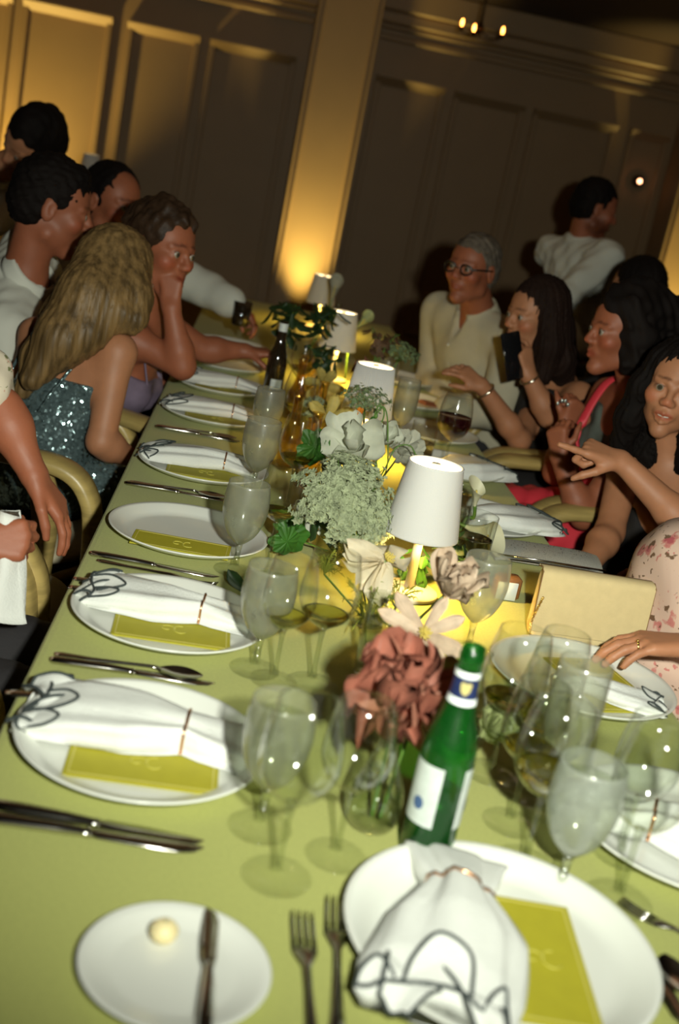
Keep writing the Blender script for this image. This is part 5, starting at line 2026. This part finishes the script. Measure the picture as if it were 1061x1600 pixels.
def petal_mesh(key, m, L=.05, W=.03, curl=.4, cup=.2, ruff=0.0, tip=1.0, base=.25, nu=10, nv=9, seed=0):
    """local: grows along +X, face +Z; curl bends the tip up"""
    if key in PET:
        return PET[key]
    r = np.random.default_rng(seed)
    ph = r.uniform(0, 6, 3)

    def fn(u, v):
        t = 2 * v - 1
        wv = W * (base + (1 - base) * math.sin(PI * min(1, u * .62 + .02)) ** .9) * (1 - max(0, (u - .72) / .28) ** 2 * tip * .92)
        a = curl * u
        R_ = L / max(abs(curl), 1e-3)
        x = R_ * math.sin(a) if abs(curl) > 1e-3 else L * u
        z = R_ * (1 - math.cos(a)) if abs(curl) > 1e-3 else 0
        z += cup * W * t * t * (1 if u > .05 else .3) + ruff * u * W * math.sin(9 * t + ph[0] + 3 * u) * abs(t) + ruff * .6 * W * u * u * math.sin(5 * t + ph[1])
        return (x, wv * t * .5 * (1 + .12 * ruff * math.sin(8 * u + ph[2])), z)
    b = MB().grid(fn, nu, nv)
    o = b.build('petal', m)
    PET[key] = o.data
    bpy.data.objects.remove(o)
    return PET[key]


def orient(axis, az, tilt, roll=0.0):
    """matrix whose +X leaves the axis at angle tilt (0 along the axis, pi/2 sideways), turned az about it; +Z faces inwards to the axis"""
    x, y, d = basis(axis)
    out = math.cos(az) * x + math.sin(az) * y
    X = math.cos(tilt) * d + math.sin(tilt) * out
    Z = nrm(math.sin(tilt) * d - math.cos(tilt) * out)
    Y = np.cross(Z, X)
    if roll:
        Y, Z = math.cos(roll) * Y + math.sin(roll) * Z, math.cos(roll) * Z - math.sin(roll) * Y
    return np.stack([X, Y, Z], 1)


def m4(R, t, s=1.0):
    R = R * s
    return Matrix(((R[0, 0], R[0, 1], R[0, 2], t[0]), (R[1, 0], R[1, 1], R[1, 2], t[1]), (R[2, 0], R[2, 1], R[2, 2], t[2]), (0, 0, 0, 1)))


def add_petal(t, me, axis, az, tilt, off=(0, 0, 0), s=1.0, roll=0.0, name='petal'):
    o = bpy.data.objects.new(name, me)
    COL.objects.link(o)
    o.parent = t
    o.matrix_local = m4(orient(axis, az, tilt, roll), off, s)
    return o


def stem_to(t, c, foot, r=.0022, bend=(0, 0, 0), m=None):
    c, foot = np.array(c, float), np.array(foot, float)
    mid = (c + foot) / 2 + np.array(bend, float)
    b = MB().tube([np.array(q) - c for q in spline([foot, mid, c], 12)], r, 6)
    return b.build('stem', m or M_stem, t)


def flower(name, label, c, axis, rings, foot=None, cat='flower', group=None, bend=(0, 0, 0), stem_r=.0022, centre=None, seed=0):
    """rings: (mesh, count, tilt, scale, jitter)"""
    r = np.random.default_rng(seed)
    t = thing(name, label, cat, c, 0, group)
    for me, n, tilt, s, jit in rings:
        a0 = r.uniform(0, 6)
        for k in range(n):
            add_petal(t, me, axis, a0 + 2 * PI * k / n + r.normal() * jit, tilt + r.normal() * jit, (0, 0, 0), s * (1 + r.normal() * jit * .4), r.normal() * jit)
    if centre:
        m, rad = centre
        b = MB()
        x, y, d = basis(axis)
        for k in range(24):
            a = k * 2.4
            q = rad * math.sqrt(k / 24)
            b.tube([d * .002, d * .014 + (x * math.cos(a) + y * math.sin(a)) * q], .0008, 4)
            b.ball(d * .015 + (x * math.cos(a) + y * math.sin(a)) * q, .0015, 6, 4)
        o = b.build('stamens', m, t)
        o['kind'] = 'stuff'
    if foot is not None:
        stem_to(t, c, foot, stem_r, bend)
    return t


def vase(x, y, prof, label, water=.05, m=None, seed=0):
    t = thing('bud_vase', label, 'vase', (x, y, TOP), 0, 'glass bud vases down the middle of the table')
    pr = [(max(p[0], 0), p[1]) for p in spline([(r, z, 0) for r, z in prof], 36)]
    pr = [(0.0, 0.0)] + pr + [(pr[-1][0] - .002, pr[-1][1] + .0004)] + [(max(r - .0022, 0), max(z, .005)) for r, z in reversed(pr)]
    MB().lathe(pr, 40).build('glass_body', m or M_glass, t)
    if water:
        ins = [(max(r - .003, 0), z) for r, z in pr[1:38] if .004 < z < water]
        if ins:
            MB().lathe([(0, ins[0][1])] + ins + [(0, ins[-1][1])], 32).build('water', M_thinwater, t)
    return t


BULB = [(.014, 0.0), (.026, .004), (.033, .022), (.032, .045), (.021, .075), (.0125, .100), (.011, .125), (.0155, .142)]
CYL = [(.028, 0.0), (.0295, .004), (.0295, .05), (.0295, .10), (.030, .125)]
BOTT = [(.026, 0.0), (.029, .004), (.030, .04), (.028, .075), (.016, .105), (.0125, .13), (.0125, .165), (.015, .178)]
LOW = [(.024, 0.0), (.0285, .004), (.030, .03), (.027, .06), (.024, .085)]
FLARE = [(.02, 0), (.027, .005), (.026, .04), (.022, .08), (.024, .12), (.030, .145)]

M_coral = mat('coral petal', (0.42, 0.145, 0.095), 0.6, var=0.3, vscale=50, trans=0.3)
M_coral2 = mat('pale coral petal', (0.52, 0.22, 0.145), 0.6, var=0.3, vscale=50, trans=0.3)
M_blush = mat('blush white petal', (0.66, 0.50, 0.36), 0.6, var=0.2, vscale=60, trans=0.3)
M_cream_p = mat('cream petal', (0.80, 0.70, 0.50), 0.6, var=0.12, vscale=40, trans=0.35)
M_whitep = mat('white-green petal', (0.66, 0.68, 0.55), 0.65, var=0.15, vscale=50, trans=0.25)
M_sage = mat('sage green florets', (0.40, 0.45, 0.27), 0.75, var=0.35, vscale=60, trans=0.2)
M_greyleaf = mat('grey-white veined leaf', (0.50, 0.50, 0.40), 0.7, var=0.2, vscale=60, trans=0.2)
M_calla = mat('white calla spathe', (0.72, 0.70, 0.48), 0.5, var=0.08, vscale=20, trans=0.25)
M_yellowp = mat('yellow petal', (0.62, 0.50, 0.14), 0.6, var=0.2, vscale=40, trans=0.3)
M_palegreen = mat('pale green petal', (0.52, 0.58, 0.26), 0.6, var=0.3, vscale=40, trans=0.3)
M_dill = mat('feathery yellow-green foliage', (0.26, 0.30, 0.04), 0.6, trans=0.2)
M_umb = mat('grey-green umbel florets', (0.20, 0.27, 0.12), 0.7, var=0.4, vscale=80, trans=0.2)
M_pollen = mat('yellow stamens', (0.62, 0.48, 0.10), 0.7)
M_russet = mat('russet foliage', (0.16, 0.085, 0.04), 0.7, var=0.4, vscale=40, trans=0.2)
M_orangep = mat('orange petal', (0.75, 0.26, 0.02), 0.6, trans=0.3)

P_cor = petal_mesh('cor', M_coral, .058, .055, .55, .25, .55, .35, .3, nu=12, nv=13, seed=1)
P_cor2 = petal_mesh('cor2', M_coral2, .050, .048, .8, .3, .6, .35, .3, nu=12, nv=13, seed=2)
P_star = petal_mesh('star', M_blush, .070, .022, -.35, .15, .10, 1.0, .3, seed=3)
P_blush = petal_mesh('blush', M_blush, .050, .034, .5, .25, .25, .5, .3, seed=4)
P_cream = petal_mesh('cream', M_cream_p, .070, .050, -.7, .20, .15, .75, .3, seed=5)
P_white = petal_mesh('white', M_whitep, .058, .062, .55, .22, .14, .25, .3, seed=6)
P_pgreen = petal_mesh('pgreen', M_palegreen, .040, .034, .8, .3, .15, .5, .35, seed=7)
P_yel = petal_mesh('yel', M_yellowp, .075, .035, -.5, .2, .1, .95, .3, seed=8)
P_or = petal_mesh('or', M_orangep, .020, .014, .9, .3, .1, .5, .3, seed=9)
P_leaf = petal_mesh('leaf', M_darkleaf, .060, .030, -.5, -.15, .06, 1.0, .2, seed=10)
P_leaf2 = petal_mesh('leaf2', M_greenleaf, .050, .028, -.4, -.15, .06, 1.0, .2, seed=11)
P_rus = petal_mesh('rus', M_russet, .030, .016, -.4, -.1, .05, 1.0, .2, nu=6, nv=5, seed=12)
P_grey = petal_mesh('grey', M_greyleaf, .050, .034, .35, -.2, .10, .5, .3, seed=13)


def round_leaf(name, label, c, axis, R_, m, foot=None, lobes=7, seed=0, group=None, extra=1):
    """scalloped, ruffled round leaf like a geranium's, radial veins pressed in"""
    r = np.random.default_rng(seed)
    t = thing(name, label, 'leaf', c, 0, group)
    for j in range(extra):
        ax = nrm(np.array(axis) + r.normal(size=3) * .35 * (j > 0))
        x, y, d = basis(ax)
        off = (x * r.normal() + y * r.normal()) * R_ * .55 * (j > 0) + d * .006 * j
        rr = R_ * (1 if j == 0 else r.uniform(.65, .9))
        p0 = r.uniform(0, 6)

        def fn(u, v):
            a = 2 * PI * v
            rad = rr * u * (1 + .10 * math.cos(lobes * a + p0) * u - .55 * math.exp(-((a - PI) / .22) ** 2) * u)
            h = rr * (.22 * u * u + .07 * u * math.cos(lobes * a + p0) + .05 * u * u * math.sin(lobes * 2.3 * a))
            return off + x * rad * math.cos(a) + y * rad * math.sin(a) + d * h
        MB().grid(fn, 9, 84, True).build('leaf_blade', m, t)
    if foot is not None:
        stem_to(t, c, foot, .0018)
    return t


def umbel(name, label, c, axis, R_, n, m, size=.008, dome=.55, foot=None, seed=0, lobed=0.0, squash=1.0):
    """dome of hundreds of tiny florets on fine rays"""
    r = np.random.default_rng(seed)
    t = thing(name, label, 'flower', c, 0)
    x, y, d = basis(axis)
    x = x * squash
    V, F = [], []
    rays = MB()
    for k in range(n):
        q = math.sqrt((k + .5) / n)
        a = k * 2.39996
        lob = 1 + lobed * math.sin(6 * a + 3 * q)
        p = (x * math.cos(a) + y * math.sin(a)) * R_ * q * lob + d * R_ * dome * (1 - q * q) + r.normal(size=3) * R_ * .05
        nn = nrm(d + (p / R_) * .9 + r.normal(size=3) * .45)
        u, v, w_ = basis(nn)
        s = size * r.uniform(.6, 1.2)
        i0 = len(V)
        V.append(tuple(p))
        for j in range(10):
            b = 2 * PI * j / 10
            rad = s * (1.0 if j % 2 else .55)
            V.append(tuple(p + (u * math.cos(b) + v * math.sin(b)) * rad + w_ * s * .3))
        F += [(i0, i0 + 1 + j, i0 + 1 + (j + 1) % 10) for j in range(10)]
        if k % 9 == 0:
            rays.tube([-d * R_ * .55, p * .5 - d * R_ * .2, p], .0007, 4)
    o = mesh('florets', V, F, m, t, smooth=False)
    o['kind'] = 'stuff'
    o = rays.build('rays', M_stem, t)
    o['kind'] = 'stuff'
    if foot is not None:
        stem_to(t, np.array(c) - d * R_ * .5, foot, .0024).location = tuple(-d * R_ * .5)
    return t


def leafy(name, label, c, me, n, R_, up=(0, 0, 1), foot=None, seed=0, s=1.0, tall=1.0, cat='foliage', group=None):
    """a sprig: several twigs each carrying separate leaves"""
    r = np.random.default_rng(seed)
    t = thing(name, label, cat, c, 0, group)
    tw = MB()
    nt_ = max(3, n // 7)
    x, y, d = basis(up)
    k = 0
    for i in range(nt_):
        a = 2 * PI * i / nt_ + r.normal() * .3
        dr = nrm(d * tall + (x * math.cos(a) + y * math.sin(a)) * r.uniform(.35, 1.0))
        path = [np.zeros(3) - d * R_ * .5, dr * R_ * .3, dr * R_ * .7 + d * .01, dr * R_ * 1.0]
        P_ = spline(path, 10)
        tw.tube(P_, .0014, 5)
        for j in range(n // nt_):
            u = .3 + .7 * j / max(1, n // nt_ - 1)
            q = P_[int(u * 10)]
            add_petal(t, me, dr, j * 2.4 + r.normal() * .4, r.uniform(.6, 1.4), q, s * r.uniform(.7, 1.15), r.normal() * .3, 'leaf')
    o = tw.build('twigs', M_stem, t)
    if foot is not None:
        stem_to(t, np.array(c) - d * R_ * .5, foot, .002).location = tuple(-d * R_ * .5)
    return t


# vases
vA = (0.240, 1.168)
vase(*vA, BULB, 'small bulb-shaped clear vase left of the green bottle, holding the coral bloom', .055)
vB = (0.280, 1.60)
vase(*vB, CYL, 'clear cylinder vase with bright green stems below the star-shaped bloom', .08)
vC = (0.288, 1.80)
vase(*vC, LOW, 'low clear vase under the cream lit blossom', .05)
vD = (0.235, 2.12)
vase(*vD, FLARE, 'small flared vase by the green scalloped leaf near the empty plate', .08)
vE = (0.330, 2.52)
vase(*vE, BOTT, 'bottle vase of white blooms and nodding buds in front of the pleated lamp', .10)
vF = (0.205, 2.62)
vase(*vF, BOTT, 'amber-lit bottle vase left of the scalloped green leaf', .12, M_lamptintglass)
vG = (0.240, 3.05)
vase(*vG, BOTT, 'amber-lit bottle vase behind, beside the yellow bloom', .12, M_lamptintglass)
vase(.165, 2.80, BOTT, 'amber-lit bottle vase nearest the misted goblets on the left', .12, M_lamptintglass)
vase(.190, 3.36, BOTT, 'amber-lit bottle vase just in front of the dark brown bottle', .12, M_lamptintglass)
vH = (0.235, 3.80)
vase(*vH, CYL, 'glass vase of dark foliage beside the brown bottle', .08, M_lamptintglass)
vI = (0.520, 2.36)
vase(*vI, CYL, 'clear vase of calla lilies behind the near lamp shade', .07)
vJ = (0.385, 1.40)
vase(*vJ, BULB, 'little clear vase with pale green bloom right of the green bottle', .05)
vK = (0.415, 3.55)
vL = (0.400, 5.15)
vase(*vL, BOTT, 'far vase with a pale curled leaf near the farthest lamp', .10)


def mouth(v, z=.12):
    return (v[0], v[1], TOP + z)


def foot(v, dx=0.0, dy=0.0):
    return (v[0] + dx, v[1] + dy, TOP + .012)


# coral bloom, nearest
flower('coral_bloom', 'ruffled coral bloom leaning left of the green bottle', (0.255, 1.240, 0.872), (-.15, -.55, .8), [(P_cor2, 5, .25, 1.05, .16), (P_cor, 6, .62, 1.25, .2), (P_cor, 6, 1.15, 1.4, .22)], foot(vA), seed=1)
flower('coral_bloom', 'second coral bloom tucked behind the neck of the green bottle', (0.293, 1.300, 0.839), (.35, -.55, .7), [(P_cor2, 4, .35, .95, .18), (P_cor, 6, .95, 1.1, .2)], foot(vA, .01), seed=2)
# star bloom and blush cluster
flower('star_bloom', 'pale star-shaped bloom with pointed petals above the coral bloom', (0.317, 1.480, 0.874), (.05, -.85, .45), [(P_star, 8, 1.25, 1.0, .16)], foot(vB, .01), centre=(M_pollen, .010), seed=9)
flower('blush_bloom', 'blush ruffled bloom just right of the near lamp stem', (0.358, 1.580, 0.902), (.15, -.55, .8), [(P_blush, 5, .35, 1.15, .18), (P_blush, 8, .85, 1.3, .22)], foot(vB, -.005), seed=4)
# cream bloom lit by the lamp
flower('cream_bloom', 'large cream trumpet bloom glowing beside the near lamp', (0.283, 1.720, 0.892), (.30, -.55, .62), [(P_cream, 3, .28, .85, .06), (P_cream, 3, .55, .95, .08), (P_cream, 3, .78, 1.0, .08)], foot(vC), centre=(M_pollen, .010), seed=5)
# sage lace
umbel('lace_flower', 'broad sage-green lacy flower head in the middle of the table', (0.219, 1.980, 0.913), (-.25, -.70, .62), .072, 620, M_sage, .0085, .40, foot(vC, .01), 1, .28)
umbel('lace_flower', 'second sage lacy head hanging towards the cream bloom', (0.273, 1.960, 0.884), (.35, -.78, .35), .060, 420, M_sage, .0085, .36, foot(vC, -.01), 2, .30)
umbel('lace_flower', 'small sage lacy head behind and above the broad one', (0.253, 2.160, 0.911), (0, -.45, .9), .055, 330, M_sage, .0075, .45, foot(vC, 0, .01), 3, .12)
# leaves and white blooms
round_leaf('scalloped_leaf', 'bright green scalloped leaf left of the white bloom', (0.194, 2.440, 0.886), (-.45, -.80, .40), .040, M_greenleaf, foot(vE), seed=1, extra=2)
round_leaf('scalloped_leaf', 'green scalloped leaf by the misted goblet of the empty place', (0.151, 2.060, 0.798), (-.3, -.75, .55), .038, M_greenleaf, foot(vD), seed=2, extra=3)
round_leaf('scalloped_leaf', 'grey-white ruffled leaf above the green one by the misted goblet', (0.182, 2.120, 0.823), (-.1, -.8, .5), .034, M_whitep, foot(vD, .01), seed=3, extra=2)
flower('white_bloom', 'broad white bloom right of the bright green scalloped leaf', (0.269, 2.440, 0.902), (-.15, -.75, .6), [(P_white, 2, .7, 1.1, .12), (P_white, 4, 1.3, 1.35, .12)], foot(vE, .01), seed=6)
flower('white_bloom', 'white bloom behind the nodding green bud', (0.346, 2.500, 0.913), (.2, -.7, .65), [(P_white, 3, .65, .8, .12), (P_white, 3, 1.1, .85, .12)], foot(vE, .012), seed=7)
flower('veined_leaf_rosette', 'grey-white veined leaf rosette left of the red wine', (0.403, 2.520, 0.901), (.15, -.8, .55), [(P_grey, 7, 1.2, 1.0, .12), (P_grey, 5, .8, .8, .12)], foot(vE, .01, .01), cat='leaf', seed=8)
# nodding buds
for k, (pts, lab, bud) in enumerate(((
        [foot(vE), (0.341, 2.440, 0.851), (0.324, 2.440, 0.924), (0.331, 2.440, 0.986), (0.316, 2.440, 1.003), (0.309, 2.440, 0.972)], 'nodding green bud on a hooked stem in front of the pleated lamp', M_palegreen),
        ([foot(vE, .005), (0.363, 2.460, 0.852), (0.351, 2.460, 0.939), (0.338, 2.460, 0.987), (0.326, 2.460, 0.998), (0.317, 2.460, 0.979)], 'thin hooked stem beside the nodding green bud', M_stem),
        ([foot(vE, .01), (0.350, 2.400, 0.873), (0.365, 2.400, 0.926), (0.393, 2.400, 0.937), (0.412, 2.400, 0.918)], 'arching bud stem bending over to the right behind the near lamp', M_stem))):
    c = np.array(pts[-1])
    t = thing('nodding_bud', lab, 'flower', tuple(c))
    MB().tube([q - c for q in spline(pts, 40)], .0017, 6).build('stem', M_stem, t)
    rr = (.0075, .004, .004)[k]
    MB().ball((0, 0, -rr * .8), (rr, rr, rr * 1.6), 12, 8).build('bud', (M_greenleaf, M_stem, M_stem)[k], t)
flower('orange_bloom', 'tiny orange bloom among the stems of the white blooms', (0.280, 2.460, 0.969), (0, -.4, .9), [(P_or, 6, .5, 1.0, .1)], foot(vE), seed=10, stem_r=.0012)
umbel('green_umbel', 'loose green umbel standing in front of the pleated lamp shade', (0.322, 2.720, 0.962), (.05, -.35, .95), .058, 150, M_umb, .0065, .22, foot(vE), 5, .1)
# callas
def calla(label, base, tipdir, up, L, ft, m=M_calla, flare=1.0):
    t = thing('calla_lily', label, 'flower', base)
    d = nrm(tipdir)
    x, y, _ = basis(d, up)

    def fn(u, v):
        a = 2 * PI * (v - .5) * .94
        rad = L * (.07 + .30 * flare * u ** 1.7)
        ext = L * (.55 * u + .55 * u * u * (math.cos(a * .5) ** 2))
        lip = .12 * L * flare * max(0, u - .75) * 4
        return d * ext + (x * math.sin(a) + y * -math.cos(a) * .85) * (rad + lip * .5)
    MB().grid(fn, 16, 30).build('spathe', m, t)
    MB().tube([d * L * .1, d * L * .35, d * L * .62], [.0035, .0045, .002], 8).build('spadix', M_pollen, t)
    c = np.array(base)
    MB().tube([q - c for q in spline([ft, (np.array(ft) * .55 + c * .45) + np.array((0, 0, .03)) - d * .02, c - d * .03, c + d * L * .08], 14)], .0042, 8).build('stem', M_stem, t)
    return t


calla('white calla lily pointing right above the silver glitter clutch', (0.531, 2.300, 0.809), (.80, -.35, -.12), (0, -.5, 1), .085, foot(vI))
calla('white calla bud standing upright beside the near lamp shade', (0.554, 2.360, 0.841), (-.16, -.25, .9), (1, -.5, 0), .062, foot(vI, .01), flare=.8)
# by the bottle
flower('pale_green_bloom', 'pale green bloom right of the bottle neck', (0.406, 1.360, 0.801), (.25, -.55, .75), [(P_pgreen, 5, .6, 1.0, .15), (P_pgreen, 6, 1.1, 1.15, .15)], foot(vJ), seed=12)


# feathery foliage lit yellow by the lamp
def feathery(label, c, R_, ft, seed):
    r = np.random.default_rng(seed)
    t = thing('feathery_sprig', label, 'foliage', c)
    b = MB()
    for i in range(16):
        d = nrm(r.normal(size=3) * (1, 1, .55) + (0, 0, .45))
        e = d * R_ * r.uniform(.6, 1.0)
        q = spline([(0, 0, -R_ * .4), e * .45, e], 8)
        b.tube(q, .0010, 4)
        for j in range(2, 9):
            for s in range(2):
                dd = nrm(d + r.normal(size=3) * .7)
                l = R_ * .28 * (1.1 - j / 10)
                b.tube([q[j], q[j] + dd * l * .5, q[j] + dd * l + (0, 0, -.002)], [.0008, .0007, .0003], 3, caps=False)
    o = b.build('fronds', M_dill, t)
    o['kind'] = 'stuff'
    stem_to(t, np.array(c) - (0, 0, R_ * .4), ft, .0018).location = (0, 0, -R_ * .4)
    return t


feathery('feathery yellow-green sprig glowing under the cream bloom', (0.270, 1.700, 0.816), .062, foot(vB, -.012), 1)
feathery('feathery sprig at the foot of the near lamp', (0.323, 1.760, 0.822), .050, foot(vB, .008, .01), 2)
feathery('dim feathery sprig behind the round wine glass', (0.207, 1.860, 0.825), .050, foot(vC, -.012), 3)
# dark leafy bunches
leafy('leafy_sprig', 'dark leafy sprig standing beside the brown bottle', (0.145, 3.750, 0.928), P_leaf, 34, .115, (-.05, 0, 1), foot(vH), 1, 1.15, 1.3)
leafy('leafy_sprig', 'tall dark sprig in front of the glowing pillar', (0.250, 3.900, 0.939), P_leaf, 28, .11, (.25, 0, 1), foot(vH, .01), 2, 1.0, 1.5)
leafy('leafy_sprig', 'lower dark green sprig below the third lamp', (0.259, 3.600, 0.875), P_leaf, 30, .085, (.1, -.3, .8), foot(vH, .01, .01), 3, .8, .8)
leafy('leafy_sprig', 'green sprig among the stems under the near lamp', (0.389, 2.050, 0.763), P_leaf2, 24, .06, (.2, -.2, .7), None, 4, .75, .5)
leafy('leafy_sprig', 'dim green sprig right of the near lamp stem', (0.467, 2.100, 0.785), P_leaf, 26, .062, (.3, -.1, .7), foot(vI, -.012), 5, .8, .5)
leafy('leafy_sprig', 'dark leaf tuft lying by the misted goblet of the empty place', (0.082, 1.860, 0.750), P_leaf, 6, .030, (-.5, -.4, .5), None, 6, .8, .2)
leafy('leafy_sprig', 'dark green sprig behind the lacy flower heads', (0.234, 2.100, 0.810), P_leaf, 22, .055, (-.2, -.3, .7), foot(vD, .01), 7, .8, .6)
leafy('russet_sprig', 'russet and green sprig behind the pleated lamp', (0.425, 3.550, 0.945), P_rus, 60, .10, (.15, 0, 1), foot(vK), 8, 1.1, .9)
umbel('russet_umbel', 'soft green head beside the russet sprig', (0.497, 3.550, 0.975), (.2, -.3, .9), .06, 160, M_umb, .008, .4, foot(vK, .01), 9)
flower('pink_bloom', 'dusky pink bloom below the russet sprig', (0.381, 3.500, 0.895), (0, -.6, .7), [(P_blush, 6, .6, .9, .15), (P_cor2, 6, 1.0, .8, .15)], foot(vK, -.01), seed=15)
# yellow blooms lit by lamps
flower('yellow_bloom', 'yellow bloom drooping under the second lamp', (0.249, 2.860, 0.869), (-.1, -.7, -.1), [(P_yel, 5, .75, .9, .12)], foot(vG, .02), seed=16)
flower('yellow_bloom', 'yellow bloom under the third lamp', (0.267, 3.450, 0.853), (-.05, -.8, .4), [(P_yel, 6, .9, .95, .15)], foot(vG, .02, .02), seed=17)
umbel('grey_umbel', 'grey fluffy flower head between the two yellow blooms', (0.224, 3.020, 0.856), (-.1, -.5, .85), .042, 200, M_sage, .007, .6, foot(vG), 18)
# pale curled leaves far off
calla('grey-green curled leaf rising behind the farthest lamp', (0.364, 5.150, 0.931), (.06, 0, 1), (0, -1, 0), .11, foot(vL), M_greyleaf, .6)
calla('pale yellow curled leaf right of the third lamp', (0.402, 4.150, 0.955), (.5, -.1, .8), (0, -1, 0), .07, (.40, 4.2, TOP + .01), M_palegreen, .7)


# ------------------------------------------------------------------ bentwood armchairs
def chair(x, y, face, label):
    ang = math.atan2(face[1], face[0]) - PI / 2
    t = thing('armchair', label, 'chair', (x, y, 0), ang, 'pale bentwood armchairs round the table')
    half = [(-.265, .225, 0.02), (-.268, .222, .30), (-.270, .215, .56), (-.271, .190, .655), (-.272, .130, .702), (-.270, .02, .712), (-.250, -.13, .722), (-.165, -.245, .742), (0, -.285, .752)]
    path = spline(half + [(-a, b, c) for a, b, c in reversed(half[:-1])], 84)
    V, F = [], []
    n, seg = len(path), 12
    for i, p in enumerate(path):
        d = nrm(path[min(i + 1, n - 1)] - path[max(i - 1, 0)])
        o = np.array((p[0], min(p[1] - .06, .0) if abs(p[0]) < .262 else 0.0, 0))
        o = nrm(o if np.linalg.norm(o) > 1e-4 else (0, -1, 0))
        o = nrm(o - (o @ d) * d)
        q = np.cross(d, o)
        lo = np.clip((.60 - p[2]) / .2, 0, 1)
        wo, th = .040 * (1 - lo) + .018 * lo, .021 * (1 - lo) + .021 * lo
        for k in range(seg):
            a = 2 * PI * k / seg
            c, s = math.cos(a), math.sin(a)
            V.append(p + o * wo * np.sign(c) * abs(c) ** .7 + q * th * np.sign(s) * abs(s) ** .7)
    for i in range(n - 1):
        for k in range(seg):
            F.append((i * seg + k, i * seg + (k + 1) % seg, (i + 1) * seg + (k + 1) % seg, (i + 1) * seg + k))
    F.append(tuple(range(seg - 1, -1, -1)))
    F.append(tuple((n - 1) * seg + k for k in range(seg)))
    mesh('bent_arm_rail', V, F, M_wood, t)
    for s in (-1, 1):
        MB().tube(spline([(s * .20, -.235, 0.0), (s * .195, -.215, .25), (s * .19, -.215, .47), (s * .185, -.232, .725)], 12), .016, 10).build('leg', M_wood, t)
        MB().tube([(s * .268, .20, .40), (s * .195, -.20, .40)], .012, 8).build('side_rail', M_wood, t)
    MB().tube([(-.26, .215, .41), (.26, .215, .41)], .013, 8).build('front_rail', M_wood, t)
    MB().tube([(-.19, -.215, .41), (.19, -.215, .41)], .013, 8).build('back_rail', M_wood, t)
    for k in range(5):
        sx = (k - 2) * .058
        MB().tube(spline([(sx * .9, -.22, .44), (sx, -.235, .58), (sx * 1.15, -.282 + abs(sx) * .14, .745)], 10), .0075, 8).build('spindle', M_wood, t)
    MB().grid(lambda u, v: (.245 * (1 - .22 * max(0, -math.sin(2 * PI * v))) * math.sin(PI * (.02 + .96 * u)) ** .35 * np.sign(math.cos(2 * PI * v)) * abs(math.cos(2 * PI * v)) ** .5,
                            .215 * math.sin(PI * (.02 + .96 * u)) ** .35 * np.sign(math.sin(2 * PI * v)) * abs(math.sin(2 * PI * v)) ** .5, .445 - .028 * math.cos(PI * u)), 10, 40, True).build('seat', M_seat, t)
    return t


chair(-.49, 1.80, (1, .06), 'pale bentwood armchair cropped by the left edge, nearest on that side')
chair(-.50, 2.33, (1, -.08), 'pale bentwood armchair gripped by the hand at the left edge')
chair(-.43, 2.93, (.86, -.48), 'pale bentwood armchair under the sequined guest')
chair(-.44, 3.46, (1, -.05), 'pale bentwood armchair of the chin-on-hand guest')
chair(.98, 3.80, (-1, -.10), 'pale bentwood armchair of the guest with the phone')
chair(1.05, 3.36, (-1, -.12), 'pale bentwood armchair of the coral dress guest')
chair(1.12, 2.74, (-1, -.20), 'pale bentwood armchair under the guest facing the camera')
chair(1.04, 4.50, (-1, -.2), 'pale bentwood armchair of the guest with glasses')



# ------------------------------------------------------------------ a fifth lamp glowing on a console by the panelled wall
LB = np.array((-1.164, 8.000, 1.270)) - np.array((0, 0, .235))
t = thing('console_table', 'narrow dark console against the panelled wall holding a small glowing lamp', 'table', (LB[0], LB[1], 0))
zt = LB[2] - .0006
MB().box((0, 0, zt - .015), (.60, .32, .03), bev=.005).build('tabletop', M_tablewood, t, smooth=False)
for sx in (-1, 1):
    for sy in (-1, 1):
        MB().box((sx * .26, sy * .12, (zt - .03) / 2), (.04, .04, zt - .032), bev=.004).build('leg', M_tablewood, t, smooth=False)
src = bpy.data.objects['table_lamp']
copy_tree(src, tuple(LB), label='tiny glowing lamp between the heads at left, on a console by the wall')
light('lamp_bulb', 'POINT', (LB[0], LB[1], LB[2] + .138), 6.5, (1.0, 0.62, 0.13), shadow_soft_size=0.02)
